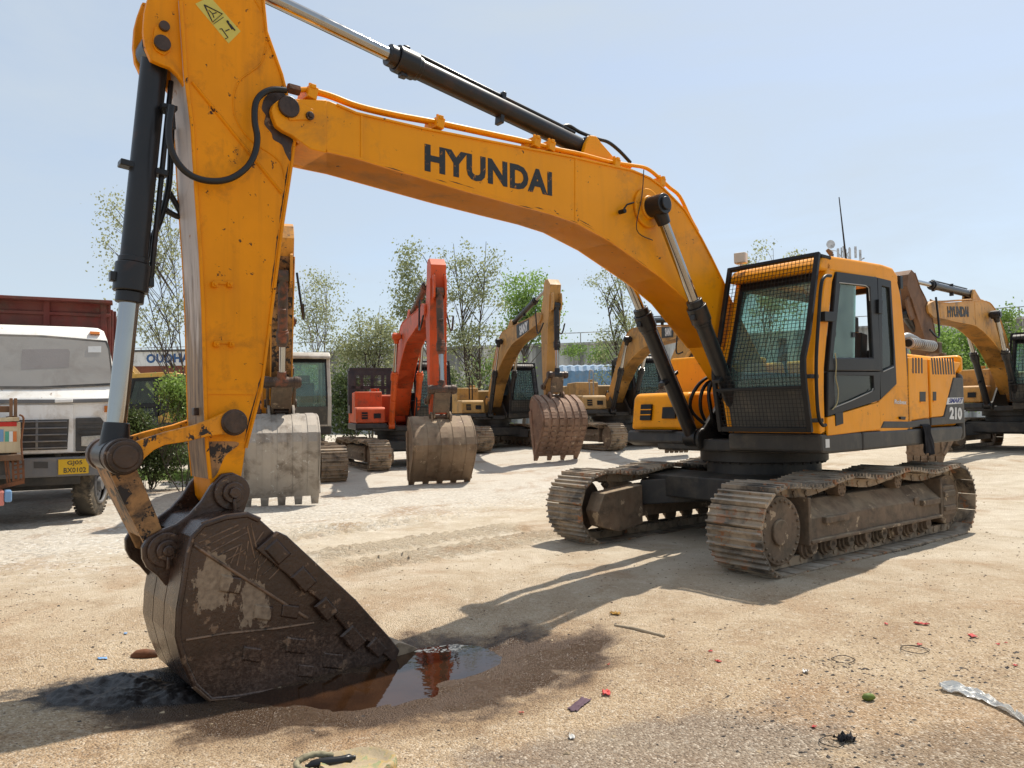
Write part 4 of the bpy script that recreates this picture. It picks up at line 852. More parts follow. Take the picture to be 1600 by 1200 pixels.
# ------------------------------------------------------------------ ground
def sst(a, b, x): t = min(1, max(0, (x - a) / (b - a))); return t * t * (3 - 2 * t)
PCN, PDN = gpt(722, 1020, -.15), gpt(480, 1088, -.15)
MUD = gpt(215, 1078, -.10)
def hz(x, y):
    h = .33 * sst(.8, 7.0, .55 * x + .45 * (y - 16))
    h -= .148 * math.exp(-(((x + 1.0) / 2.0) ** 2 + ((y - 4.75) / 1.6) ** 2))
    h -= .050 * math.exp(-(((x - PCN.x) / .60) ** 2 + ((y - PCN.y) / .50) ** 2)); h -= .016 * math.exp(-(((x - PDN.x) / .6) ** 2 + ((y - PDN.y) / .16) ** 2))
    return h
TA_, TB_ = gpt(540, 888), gpt(870, 832)
TDIR = (TB_ - TA_); TLEN = TDIR.length; TDIR.normalize(); TNRM = Vector((-TDIR.y, TDIR.x, 0))
def hfull(x, y):
    h = hz(x, y); d = hypot(x, y - 3)
    k = 1 / (1 + d / 60)
    h += k * (.022 * noise.noise((x * .55, y * .55, 1.7)) + .014 * noise.noise((x * 1.9, y * 1.9, 4.2)))
    if d < 14: h += .007 * noise.noise((x * 6, y * 6, 9.1)) + .004 * noise.noise((x * 15, y * 15, 2.1))
    p = Vector((x, y, 0)) - TA_; u, v = p.dot(TDIR), p.dot(TNRM)
    for off in (-.05, .75, 2.3):
        w = abs(v - off)
        if w < .34 and -.3 < u < TLEN + .5:
            e = sst(.34, .24, w) * sst(-.3, .3, u) * sst(TLEN + .5, TLEN - .3, u)
            h += e * (.060 * max(0, sin(2 * pi * (u + .45 * (v - off)) / .19)) - .008)
    # ridge of swept dirt and ruts in the yard
    for (x0, y0, x1, y1, a, w) in ((-6, 9.6, 1.5, 11.2, .03, .25), (-7, 8.0, -2.5, 8.6, .025, .2), (2, 14.5, 12, 17, .05, .5), (-3, 15.5, 1, 17.5, .05, .5), (4.5, 6.2, 9.5, 8.9, .022, .13), (4.9, 5.8, 9.9, 8.4, .022, .13), (-5.5, 7.2, -1.5, 9.3, .028, .10), (-5.3, 6.7, -1.3, 8.7, -.022, .10), (1.2, 5.0, 3.5, 5.6, .015, .12), (-3.4, 5.2, 0, 7.6, .018, .14)):
        dx, dy = x1 - x0, y1 - y0; L = hypot(dx, dy); u = ((x - x0) * dx + (y - y0) * dy) / L; v = ((x - x0) * -dy + (y - y0) * dx) / L
        if -1 < u < L + 1: h += a * math.exp(-((v + .3 * noise.noise((u * .6, w, 3))) / w) ** 2) * (.6 + .8 * noise.noise((u * 1.3, 0, 5))) * sst(-1, 0, u) * sst(L + 1, L, u)
    return h
def axis(lo, hi, flo, fhi, step, grow):
    a = []; x = flo
    while x <= fhi: a.append(x); x += step
    s = step; x = a[-1]
    while x < hi: s *= grow; x += s; a.append(x)
    s = step; x = flo; b = []
    while x > lo: s *= grow; x -= s; b.append(x)
    return b[::-1] + a
XS = axis(-700, 700, -4.5, 5.5, .045, 1.055); YS = axis(-300, 900, 2.6, 10.5, .045, 1.045)
gm = MB(); gm.v = [(x, y, hfull(x, y)) for y in YS for x in XS]
nx = len(XS); gm.f = [(j * nx + i, j * nx + i + 1, (j + 1) * nx + i + 1, (j + 1) * nx + i) for j in range(len(YS) - 1) for i in range(nx - 1)]

def ground_mat():
    m, nt, p = new_mat("yard_dirt"); L = nt.links
    v = ocoord(nt); sep = N(nt, "ShaderNodeSeparateXYZ"); L.new(v, sep.inputs[0]); X, Y = sep.outputs[0], sep.outputs[1]
    big = noise_tex(nt, v, .35, 6, .6, .3); mid = noise_tex(nt, v, 1.6, 8, .65, .5); fine = noise_tex(nt, v, 14, 6, .7); grit = noise_tex(nt, v, 110, 3, .7)
    near = ramp(nt, mth(nt, 'ADD', Y, mth(nt, 'MULTIPLY', mth(nt, 'SUBTRACT', big, .5), 5)), 0, 1)
    def rng(val, a, b):
        mr = N(nt, "ShaderNodeMapRange"); mr.interpolation_type = 'SMOOTHSTEP'; mr.inputs[1].default_value = a; mr.inputs[2].default_value = b; L.new(val, mr.inputs[0]); return mr.outputs[0]
    yn = mth(nt, 'ADD', Y, mth(nt, 'MULTIPLY', mth(nt, 'SUBTRACT', mid, .5), 3.0))
    tan_ = mixc(nt, ramp(nt, mid, .3, .7), (.36, .25, .15), (.52, .40, .26))
    pale = mixc(nt, ramp(nt, mid, .35, .68), (.50, .415, .30), (.64, .565, .45))
    c = mixc(nt, rng(yn, 4.5, 9.5), tan_, pale)
    # pale crusher dust towards the back left
    xl = mth(nt, 'ADD', mth(nt, 'SUBTRACT', Y, mth(nt, 'MULTIPLY', X, .9)), mth(nt, 'MULTIPLY', mth(nt, 'SUBTRACT', mid, .5), 4))
    c = mixc(nt, mth(nt, 'MULTIPLY', rng(xl, 11.5, 15.5), .7), c, (.60, .56, .49, 1))
    c = mixc(nt, mth(nt, 'MULTIPLY', ramp(nt, noise_tex(nt, v, .8, 7, .6, .8), .52, .66), .55), c, (.34, .20, .10, 1))
    # coarse dark grit, thickest at the right of the foreground
    gm_ = ramp(nt, noise_tex(nt, v, 1.1, 5, .6, .3), .42, .62)
    vor = N(nt, "ShaderNodeTexVoronoi"); vor.inputs["Scale"].default_value = 55; L.new(v, vor.inputs["Vector"])
    spk = mth(nt, 'MULTIPLY', ramp(nt, vor.outputs["Distance"], .16, .30, (1, 1, 1, 1), (0, 0, 0, 1)), gm_)
    spk2 = mth(nt, 'MULTIPLY', ramp(nt, grit, .55, .72), .35)
    close = rng(Y, 11.0, 4.0)
    c = mixc(nt, mth(nt, 'MULTIPLY', mth(nt, 'MULTIPLY', spk, close), .55), c, (.10, .075, .055, 1))
    c = mixc(nt, spk2, c, (.20, .125, .07, 1))
    c = mixc(nt, mth(nt, 'MULTIPLY', ramp(nt, fine, .55, .70), .5), c, (.70, .62, .50, 1))
    # crawler prints: ground colour darkened along the slanted tread bars
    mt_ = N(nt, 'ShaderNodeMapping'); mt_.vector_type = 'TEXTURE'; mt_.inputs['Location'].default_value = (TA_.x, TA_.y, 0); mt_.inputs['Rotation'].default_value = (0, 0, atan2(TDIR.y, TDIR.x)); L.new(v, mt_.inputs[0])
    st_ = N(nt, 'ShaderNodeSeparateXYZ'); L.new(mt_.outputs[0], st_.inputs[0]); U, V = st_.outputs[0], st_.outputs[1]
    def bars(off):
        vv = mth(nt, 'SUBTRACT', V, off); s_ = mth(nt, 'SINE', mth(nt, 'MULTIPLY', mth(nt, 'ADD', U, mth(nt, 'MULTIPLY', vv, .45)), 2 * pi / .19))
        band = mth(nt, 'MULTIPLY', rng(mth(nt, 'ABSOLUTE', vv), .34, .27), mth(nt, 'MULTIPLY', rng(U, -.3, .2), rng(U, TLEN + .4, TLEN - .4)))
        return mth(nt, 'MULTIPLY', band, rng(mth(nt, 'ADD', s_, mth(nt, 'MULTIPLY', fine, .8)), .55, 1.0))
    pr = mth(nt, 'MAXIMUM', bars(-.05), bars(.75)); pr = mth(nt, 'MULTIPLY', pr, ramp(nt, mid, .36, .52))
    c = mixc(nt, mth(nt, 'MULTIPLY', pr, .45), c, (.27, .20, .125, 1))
    # coarse grey chippings in the crusher dust
    vk = N(nt, 'ShaderNodeTexVoronoi'); vk.inputs['Scale'].default_value = 26; L.new(v, vk.inputs['Vector']); sk = N(nt, 'ShaderNodeSeparateColor'); L.new(vk.outputs['Color'], sk.inputs[0])
    zone = mth(nt, 'MULTIPLY', rng(xl, 10.5, 13.5), rng(Y, 19.0, 12.0))
    c = mixc(nt, mth(nt, 'MULTIPLY', mth(nt, 'MULTIPLY', ramp(nt, sk.outputs[0], .72, .86), zone), .5), c, (.28, .25, .22, 1))
    c = mixc(nt, mth(nt, 'MULTIPLY', mth(nt, 'MULTIPLY', ramp(nt, sk.outputs[1], .80, .9), zone), .6), c, (.76, .73, .67, 1))
    # damp and oil-soaked areas round the bucket
    def blot(cx_, cy_, rx, ry, ang, hard, nz=.55):
        mp = N(nt, "ShaderNodeMapping"); mp.vector_type = 'TEXTURE'; mp.inputs["Location"].default_value = (cx_, cy_, 0); mp.inputs["Rotation"].default_value = (0, 0, ang); mp.inputs["Scale"].default_value = (rx, ry, 1)
        L.new(v, mp.inputs[0]); s = N(nt, "ShaderNodeSeparateXYZ"); L.new(mp.outputs[0], s.inputs[0])
        r = mth(nt, 'SQRT', mth(nt, 'ADD', mth(nt, 'MULTIPLY', s.outputs[0], s.outputs[0]), mth(nt, 'MULTIPLY', s.outputs[1], s.outputs[1])))
        r = mth(nt, 'ADD', r, mth(nt, 'MULTIPLY', mth(nt, 'SUBTRACT', noise_tex(nt, v, 2.8, 7, .65, .3), .5), nz * 2))
        return rng(r, 1.0, 1.0 - hard)
    wq = gpt(590, 1062, -.13); wet = blot(wq.x, wq.y, 1.75, .86, .34, .22, .5); oil = blot(MUD.x, MUD.y, .66, .40, .35, .25, .7); rq = gpt(620, 1065, -.12); rim = blot(rq.x, rq.y, 2.0, 1.05, .42, .4, .6); r2_ = blot(.7, 3.6, 1.2, .5, .2, .5, .9); r3 = blot(1.9, 3.3, .9, .45, .3, .5, .9)
    c = mixc(nt, mth(nt, 'MULTIPLY', rim, .6), c, (.20, .115, .055, 1))
    c = mixc(nt, mth(nt, 'MULTIPLY', wet, .9), c, (.060, .032, .016, 1))
    c = mixc(nt, mth(nt, 'MULTIPLY', oil, .95), c, (.018, .016, .016, 1))
    c = mixc(nt, mth(nt, 'MULTIPLY', r2_, .5), c, (.13, .115, .11, 1)); c = mixc(nt, mth(nt, 'MULTIPLY', r3, .45), c, (.12, .09, .07, 1))
    vg = N(nt, 'ShaderNodeTexVoronoi'); vg.inputs['Scale'].default_value = 95; L.new(v, vg.inputs['Vector'])
    vs_ = N(nt, 'ShaderNodeSeparateColor'); L.new(vg.outputs['Color'], vs_.inputs[0])
    grain = rng(Y, 9.0, 3.6)
    c = mixc(nt, mth(nt, 'MULTIPLY', grain, mth(nt, 'MULTIPLY', ramp(nt, vs_.outputs[0], .55, .95), .62)), c, mixc(nt, 1.0, c, (.38, .32, .27, 1), 'MULTIPLY'))
    c = mixc(nt, mth(nt, 'MULTIPLY', grain, mth(nt, 'MULTIPLY', ramp(nt, vs_.outputs[1], .72, .98), mth(nt, 'MULTIPLY', .6, mth(nt, 'SUBTRACT', 1.0, mth(nt, 'MAXIMUM', rim, mth(nt, 'MAXIMUM', wet, oil))), True))), c, mixc(nt, .75, c, (.80, .70, .56, 1)))
    L.new(c, p.inputs["Base Color"])
    w = mth(nt, 'MAXIMUM', wet, mth(nt, 'MULTIPLY', oil, .9))
    L.new(mth(nt, 'SUBTRACT', .95, mth(nt, 'MULTIPLY', mth(nt, 'MULTIPLY', w, ramp(nt, mid, .25, .55)), .74)), p.inputs["Roughness"])
    p.inputs["Specular IOR Level"].default_value = .35
    b = N(nt, "ShaderNodeBump"); b.inputs["Strength"].default_value = .9; b.inputs["Distance"].default_value = .012
    hsum = mth(nt, 'ADD', mth(nt, 'MULTIPLY', fine, 1.2), mth(nt, 'ADD', mth(nt, 'MULTIPLY', grit, .5), mth(nt, 'ADD', mth(nt, 'MULTIPLY', spk, .5), mth(nt, 'MULTIPLY', mth(nt, 'SUBTRACT', 1.0, vg.outputs['Distance']), 1.1))))
    L.new(hsum, b.inputs["Height"]); L.new(b.outputs[0], p.inputs["Normal"])
    return m
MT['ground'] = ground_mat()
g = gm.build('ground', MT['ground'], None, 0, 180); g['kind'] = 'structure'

def puddle_mat():
    m, nt, p = new_mat("oily_water"); v = ocoord(nt)
    n = noise_tex(nt, v, 2.2, 5); c = mixc(nt, ramp(nt, n, .35, .65), (.018, .008, .004), (.048, .022, .010))
    mp = N(nt, "ShaderNodeMapping"); mp.vector_type = 'TEXTURE'; fq = gpt(690, 1005, -.15); mp.inputs["Location"].default_value = (fq.x, fq.y, 0); mp.inputs["Scale"].default_value = (.36, .30, 1); nt.links.new(v, mp.inputs[0])
    ln = N(nt, "ShaderNodeVectorMath", operation='LENGTH'); nt.links.new(mp.outputs[0], ln.inputs[0])
    near = ramp(nt, mth(nt, 'ADD', ln.outputs[1], mth(nt, 'MULTIPLY', noise_tex(nt, v, 5, 4), .6)), .95, 1.45, (1, 1, 1, 1), (0, 0, 0, 1))
    foam = ramp(nt, noise_tex(nt, v, 16, 6, .7, 1.2), .525, .575)
    f = mth(nt, 'MULTIPLY', foam, near)
    nt.links.new(mixc(nt, f, c, (.75, .68, .55, 1)), p.inputs["Base Color"])
    nt.links.new(mth(nt, 'ADD', mth(nt, 'MULTIPLY', f, .6), .03, True), p.inputs["Roughness"]); p.inputs["IOR"].default_value = 1.4
    b = N(nt, "ShaderNodeBump"); b.inputs["Strength"].default_value = .12; b.inputs["Distance"].default_value = .01; nt.links.new(noise_tex(nt, v, 7, 3), b.inputs["Height"]); nt.links.new(b.outputs[0], p.inputs["Normal"])
    return m
MT['water'] = puddle_mat()
pw = spl2([(gpt(x, y, -.15).x, gpt(x, y, -.15).y) for x, y in ((560, 965), (660, 960), (780, 968), (880, 1005), (890, 1075), (780, 1105), (660, 1130), (520, 1150), (380, 1160), (280, 1140), (270, 1080), (400, 1050), (560, 1020), (560, 965))], 6)
m = MB(); m.add([(x, y, -.154) for x, y in pw[:-1]], [tuple(range(len(pw) - 1))]); o = m.build('puddle', MT['water']); o['kind'] = 'structure'

MT['mud'] = wear_mat("black_oily_mud", (.020, .018, .018), .34, var=.5, grime=(.05, .04, .035), g_amt=.4, g_scale=6, bump=.12, bump_scale=30)
m = MB(); nx_, ny_ = 80, 46; cxm, cym, ang = MUD.x, MUD.y, .35
for j in range(ny_):
    for i in range(nx_):
        u, v = (i / (nx_ - 1) * 2 - 1), (j / (ny_ - 1) * 2 - 1); x, y = u * .66, v * .36
        X, Y = cxm + x * cos(ang) - y * sin(ang), cym + x * sin(ang) + y * cos(ang)
        e = sst(1.0, .30, hypot(u, v) + .5 * noise.noise((X * 3, Y * 3, 8)))
        hgt = .055 * e * (.55 + .9 * noise.noise((X * 5, Y * 5, 1))) + .03 * e * abs(noise.noise((X * 14, Y * 14, 3))) + .015 * e * noise.noise((X * 34, Y * 34, 5))
        m.v.append((X, Y, hfull(X, Y) - .02 * (1 - e) - .004 + max(0, hgt)))
m.f = [(j * nx_ + i, j * nx_ + i + 1, (j + 1) * nx_ + i + 1, (j + 1) * nx_ + i) for j in range(ny_ - 1) for i in range(nx_ - 1)]
o = m.build('mud', MT['mud'], None, 0, 60); o['kind'] = 'structure'

# loose gravel: far past counting
MT['pebble'] = wear_mat("pebble", (.30, .22, .15), .85, var=.6, grime=(.06, .045, .035), g_amt=.5, g_scale=30, bump=.0)
OCT = [(0, 2, 4), (2, 1, 4), (1, 3, 4), (3, 0, 4), (2, 0, 5), (1, 2, 5), (3, 1, 5), (0, 3, 5)]
def stone(m, x, y, s, z=None):
    z = hfull(x, y) if z is None else z; a = random.uniform(0, pi)
    ca, sa = cos(a), sin(a); vs = []
    for dx, dy, dz in ((1, 0, 0), (-1, 0, 0), (0, 1, 0), (0, -1, 0), (0, 0, .8), (0, 0, -.4)):
        dx += random.uniform(-.4, .4); dy += random.uniform(-.4, .4); dz += random.uniform(-.2, .2)
        vs.append((x + (dx * ca - dy * sa) * s, y + (dx * sa + dy * ca) * s * .75, z + dz * s * .6))
    m.add(vs, OCT)
m = MB()
for i in range(16000):
    y = 2.5 + 6.5 * random.random() ** 1.7; x = random.uniform(-.75, .75) * (y + .5) * 1.05
    if noise.noise((x * .9, y * .9, 3.3)) + .25 * (x > .5) < random.uniform(-.5, .3): continue
    if hypot((x + .7) / 1.4, (y - 4.9) / .65) < 1 and random.random() < .9: continue
    stone(m, x, y, .0022 + .0075 * random.random() ** 4 * (1 + .1 * y))
m.build('gravel', 'pebble')['kind'] = 'stuff'
MT['pebble_dark'] = wear_mat("dark_stone", (.06, .05, .045), .8, var=.5, g_amt=.3, bump=0)
MT['clod'] = wear_mat('dirt_clod', (.44, .335, .215), .95, var=.4, g_amt=.3, bump=.1)
mc = MB(); m = MB()
for i in range(1100):
    y = 2.5 + 7 * random.random() ** 1.5; x = random.uniform(-.75, .75) * (y + .5) * 1.05
    stone(m, x, y, .004 + .011 * random.random() ** 5)
for px, py, n_, sp in ((1290, 1050, 170, 60), (1480, 1030, 260, 90), (1350, 1160, 220, 90), (1180, 1110, 60, 40), (1550, 960, 60, 60), (200, 1000, 90, 60), (40, 940, 120, 60)):
    for i in range(n_):
        q = gpt(px + random.gauss(0, sp), py + random.gauss(0, sp * .4)); stone(m, q.x, q.y, .004 + .013 * random.random() ** 3)
for i in range(900):
    y = 3 + 11 * random.random(); x = random.uniform(-.8, .75) * (y + .5)
    if hypot((x + .7) / 1.5, (y - 4.9) / .75) < 1: continue
    stone(mc, x, y, .006 + .020 * random.random() ** 4)
mc.build('clods', 'clod')['kind'] = 'stuff'
m.build('gravel', 'pebble_dark')['kind'] = 'stuff'

# ------------------------------------------------------------------ the other excavators
def pal_of(name, base, arm=None, dusty=.55, dirt=.35, buck=None, cyl=None, cab=None, cw=None, roof=None, front=None):
    mk = lambda tag_, col, du: wear_mat(name + "_" + tag_, col, .5, var=.2, grime=(.10, .06, .03), g_amt=dirt, g_scale=2.2, chip=(.06, .035, .02), chip_amt=.3, chip_scale=9, dust=(.50, .40, .28), dust_amt=du, streak=.22, bump=.015)
    pb = mk("paint", base, dusty); pa = mk("arm_paint", arm or base, dusty * .8)
    return dict(paint=pb, boom=pa, arm=pa, cab=cab or pb, cw=cw or pb, deck=MT['deck'], track=MT['track'], mudsteel=MT['mudsteel'], cyl=cyl or MT['black_cyl'], bucket=buck or MT['mudsteel'], pin=MT['greasy'], link=MT['mudsteel'], link_dark=MT['mudsteel'], front=front or pa, front_low=front or pa, alu=MT['alu'], rope=MT['rope'], roof=roof or pb)
MT['bk_grey'] = wear_mat("worn_grey_bucket", (.36, .32, .275), .5, metal=.35, var=.3, grime=(.13, .10, .075), g_amt=.5, g_scale=3, chip=(.5, .48, .44), chip_amt=.3, chip_scale=10, dust=(.5, .44, .36), dust_amt=.35, bump=.04)
MT['bk_brown'] = wear_mat("worn_brown_bucket", (.22, .145, .09), .62, metal=.2, var=.4, grime=(.08, .045, .025), g_amt=.5, g_scale=3, chip=(.32, .24, .16), chip_amt=.35, chip_scale=6, dust=(.46, .37, .26), dust_amt=.6, bump=.05)
MT['bk_red'] = wear_mat("red_brown_bucket", (.24, .14, .09), .7, metal=.1, var=.35, grime=(.10, .055, .035), g_amt=.5, g_scale=4, chip=(.42, .32, .22), chip_amt=.4, chip_scale=7, dust=(.5, .36, .27), dust_amt=.6, bump=.05)
MT['orange_cyl'] = wear_mat("orange_cylinder", (.66, .10, .012), .45, var=.2, grime=(.08, .03, .015), g_amt=.25, bump=.01)
MT['grease_cyl'] = wear_mat("grease_cylinder", (.05, .03, .02), .5, var=.6, grime=(.25, .06, .02), g_amt=.6, g_scale=6, dust=DUST, dust_amt=.3, bump=.04)
MT['beige'] = wear_mat("beige_cab", (.52, .49, .43), .5, var=.15, grime=(.2, .16, .11), g_amt=.3, streak=.2)
MT['cabblack'] = wear_mat("dark_cab", (.018, .022, .032), .45, var=.3, g_amt=.2, dust=DUST, dust_amt=.4)
PO = pal_of("orange", (.68, .085, .012), dusty=.25, dirt=.3, buck=MT['bk_brown'], cyl=MT['grease_cyl'], cab=MT['cabblack'], roof=MT['cabblack']); PO['bcyl'] = MT['orange_cyl']
PS = pal_of("sand", (.56, .31, .07), arm=(.52, .265, .06), dusty=.6, buck=MT['bk_red'], cab=MT['cabblack'], roof=MT['cabblack'])
PC = pal_of("dusty", (.56, .33, .11), arm=(.58, .29, .06), dusty=.8, buck=MT['mudsteel'], cab=MT['cabblack'], roof=MT['cabblack'])
PR = pal_of("amber", (.62, .30, .055), arm=(.64, .30, .05), dusty=.5, buck=MT['brownmud'], cab=MT['cabblack'], roof=MT['cabblack']); PR['arm'] = wear_mat("rusty_arm", (.20, .10, .05), .7, var=.4, grime=(.07, .035, .02), g_amt=.5, g_scale=1.8, chip=(.32, .13, .04), chip_amt=.4, chip_scale=3, bump=.04); PR['front'] = PR['front_low'] = PR['arm']
PY = pal_of("mustard", (.66, .27, .02), dusty=.2, dirt=.45, buck=MT['bk_grey'], cyl=MT['grease_cyl'], cab=MT['beige'], roof=MT['beige']); PY['front'] = MT['paint_tired']; PY['front_low'] = MT['paint_tired']
PZ = pal_of("old", (.60, .34, .05), dusty=.4, cab=MT['cabblack'])
GE = "excavators parked across the yard"
ex_y = build_excavator("yellow excavator facing the camera with wide ribbed grey bucket just behind the big yellow arm", (-6.04, 18.8, hz(-6.04, 18.8)), radians(-70.6), (2.6, -20.8, 76), PY, radians(4.5), group=GE, bks=.88, guard=False, bk0=-.60, bk1=.62, light_wall=True)
ex_o = build_excavator("bright orange excavator with orange boom cylinders and smooth brown bucket", (-3.45, 22.94, hz(-3.45, 22.94)), radians(-74), (3.3, -1, 52), PO, radians(9.7), group=GE, bks=.82, bk0=-.66, bk1=.70)
ex_s = build_excavator("sand coloured excavator with SANY on its boom and blocky red brown bucket", (-.78, 28.14, hz(-.78, 28.14)), radians(-71.9), (5.6, -4.8, 58), dict(PS, blocks=True), radians(7.3), group=GE, bk0=-.66, bk1=.70, teeth=4, text=('SANY', 660, 272, 790, 302, 62, 'letter_white'), plate=True, mirror_text=True)
ex_c = build_excavator("dusty yellow excavator with dark plate on its boom half hidden behind the large boom", (3.48, 26.25, hz(3.48, 26.25)), radians(-77.3), (-2.2, -56.1, 64), PC, radians(13.4), group=GE, text=('SANY', 600, 240, 680, 258, 48, 'letter_white'), plate=True, mirror_text=True)
ex_r = build_excavator("amber excavator with rusty arm at the right edge, HYUNDAI on its boom", (13.72, 20.65, hz(13.72, 20.65)), radians(-139.3), (-2.4, -32.0, 100), PR, 0, group=GE, text=('HYUNDAI', 640, 262, 842, 300, 50, 'letter'))
ex_z = build_excavator("old yellow excavator with dark door seen from the side behind the green bush", (-12.3, 27.3, 0), radians(180), (0, 0, 0), PZ, 0, group=GE, guard=False)
# engine cover standing up on the orange machine
m = MB(); F, Lc, Z0, Z1 = -1.9, -.70, 1.6, 3.02
for l in (-1.35, -.08): m.box((F, l, (Z0 + Z1) / 2), (1.0, .05, Z1 - Z0))
m.box((F, Lc, Z1), (1.05, 1.35, .06)); m.box((F + .48, Lc, 1.85), (.04, 1.25, .5)); m.box((F + .48, Lc, 2.9), (.04, 1.25, .2))
for l in (-1.3, -.99, -.66, -.33, -.1): m.box((F + .48, l, 2.4), (.05, .10 if -1.2 < l < -.2 else .24, 1.1))
m.box((F + .48, Lc, 2.42), (.05, 1.25, .1))
for k in range(15): m.box((F + .48, Lc, 2.1 + k * .052), (.03, 1.25, .026))
m.build('engine_cover', 'cabblack', ex_o)
m = MB(); m.tube(spline([(.8, -.95, 1.78), (.8, -.95, 2.5), (.7, -.95, 2.6), (.4, -.95, 2.55), (.4, -.95, 1.8)], 4), .022, 8); m.build('hand_rail', 'black', ex_s)
m = MB(); m.tube(spline([(.8, -.95, 1.78), (.8, -.95, 2.5), (.7, -.95, 2.6), (.4, -.95, 2.55), (.4, -.95, 1.8)], 4), .022, 8); m.build('hand_rail', 'alu', ex_c)

# ------------------------------------------------------------------ white tipper truck
def plane_px(C, rv, nv, px, py, d=0.0):
    dd = ray(px, py); o = Vector((0, 0, CH)) - Vector(C) + Vector(nv) * d
    t = -o.dot(nv) / dd.dot(nv); p = Vector((0, 0, CH)) + dd * t - Vector(C); return p.dot(rv), p.z
ta = radians(27); TC = Vector((-7.36, 11.02, 0)); TR = Vector((cos(ta), sin(ta), 0)); TN = Vector((sin(ta), -cos(ta), 0))
truck = empty('truck', TC, ta, "dusty white tipper truck with red dump body and yellow number plate facing the camera", "truck")
def Q(pts, d=0.0): return [plane_px(TC, TR, TN, x, y, d) for x, y in pts]       # local: x across, y back, z up
def mirror(P): return P + [(-x, z) for x, z in P[::-1]]
MT['truck_white'] = wear_mat("truck_white", (.88, .86, .82), .42, var=.08, grime=(.40, .30, .18), g_amt=.22, g_scale=1.8, dust=(.68, .61, .50), dust_amt=.45, streak=.14, chip=(.2, .1, .05), chip_amt=.08)
MT['truck_grey'] = wear_mat("bumper_grey", (.17, .17, .175), .5, var=.2, grime=(.3, .25, .18), g_amt=.35, streak=.2)
MT['truck_dark'] = wear_mat("trim_dark", (.045, .047, .05), .5, g_amt=.3, dust=DUST, dust_amt=.5)
MT['tipper_red'] = wear_mat("tipper_red", (.16, .022, .016), .6, var=.35, grime=(.05, .025, .018), g_amt=.45, g_scale=2.5, chip=(.10, .045, .03), chip_amt=.4, chip_scale=5, dust=DUST, dust_amt=.3)
MT['tyre'] = wear_mat("tyre_rubber", (.05, .046, .04), .85, var=.3, grime=(.28, .22, .15), g_amt=.7, g_scale=3, dust=(.36, .29, .2), dust_amt=.6, bump=.05)
MT['amber'] = wear_mat("amber_lens", (.55, .16, .02), .25, g_amt=.1, bump=0)
MT['plate'] = wear_mat("plate_yellow", (.72, .44, .02), .45, var=.1, g_amt=.12, bump=0)
half = Q([(181, 640)])[0][0]
cabo = Q([(60, 498), (110, 500), (145, 503), (158, 508), (166, 522), (173, 558), (180, 602), (181.5, 640), (180, 706)])
cabp = mirror([(0.0, cabo[0][1] + .005)] + cabo)
YF = [(-1, 0), (Q([(100, 622)])[0][1], 0), (Q([(100, 605)])[0][1], .16), (Q([(100, 524)])[0][1], .42), (Q([(100, 508)])[0][1], .56), (Q([(100, 503)])[0][1], .70), (Q([(100, 499)])[0][1], 1.0), (9, 1.0)]
def yf(z):
    for (z0, y0), (z1, y1) in zip(YF, YF[1:]):
        if z <= z1: return y0 + (y1 - y0) * (z - z0) / (z1 - z0)
    return 1.0
q = MB(); lev = []
for x, y in ((180, 706), (181.5, 640), (181.5, 623), (180, 603), (173, 558), (166, 526), (160, 510), (152, 504), (130, 500)):
    w_, z_ = Q([(x, y)])[0]; lev.append((z_, w_, yf(z_) + .03))
cs = [(1.0, .16), (.985, .05), (.93, .0)]
for z_, w_, y_ in lev:
    row = [(-w_ * a, y_ + b_, z_) for a, b_ in cs] + [(w_ * a, y_ + b_, z_) for a, b_ in cs[::-1]] + [(w_, 1.75, z_), (-w_, 1.75, z_)]; q.v += row
for k in range(len(lev) - 1):
    for i in range(8): q.f.append((k * 8 + i, k * 8 + (i + 1) % 8, (k + 1) * 8 + (i + 1) % 8, (k + 1) * 8 + i))
q.f += [tuple(range(8)), tuple(range(len(lev) * 8 - 1, len(lev) * 8 - 9, -1))]
cab_t = q.build('cab', 'truck_white', truck, .035, 40, 3)
lean = lambda v: Vector((v.x, v.y + yf(v.z), v.z))
ws = Q([(60, 523), (154, 526.5), (163, 531), (168, 543), (174, 592), (171, 601), (60, 603)])
wso = Q([(60, 519), (157, 522.5), (167, 529), (171, 543), (177, 593), (173, 606), (60, 607)])
def zcut(P):
    out = []
    for a, b in zip(P, P[1:] + P[:1]):
        out.append(a); n_ = max(1, int(abs(a[1] - b[1]) / .12))
        for k in range(1, n_): out.append((a[0] + (b[0] - a[0]) * k / n_, a[1] + (b[1] - a[1]) * k / n_))
    return out
def sheet(P, y0, y1):
    """window-shaped plate following the sloped cab front"""
    zs = sorted({round(z, 3) for x, z in P}); q = MB(); zz = [min(zs) + (max(zs) - min(zs)) * k / 14 for k in range(15)]
    for z in zz:
        xs = []
        for a, b in zip(P, P[1:] + P[:1]):
            if (a[1] - z) * (b[1] - z) <= 0 and abs(a[1] - b[1]) > 1e-6: xs.append(a[0] + (b[0] - a[0]) * (z - a[1]) / (b[1] - a[1]))
        xs = xs or [p[0] for p in P if abs(p[1] - z) < 1e-3]
        q.v += [(min(xs), y0, z), (max(xs), y0, z), (max(xs), y1, z), (min(xs), y1, z)]
    for k in range(14):
        for i in range(4): q.f.append((k * 4 + i, k * 4 + (i + 1) % 4, k * 4 + 4 + (i + 1) % 4, k * 4 + 4 + i))
    q.f += [(0, 1, 2, 3), (56, 57, 58, 59)]; return q
sheet(mirror(wso), .0, .05).xf(lean).build('window_seal', 'truck_dark', cab_t)
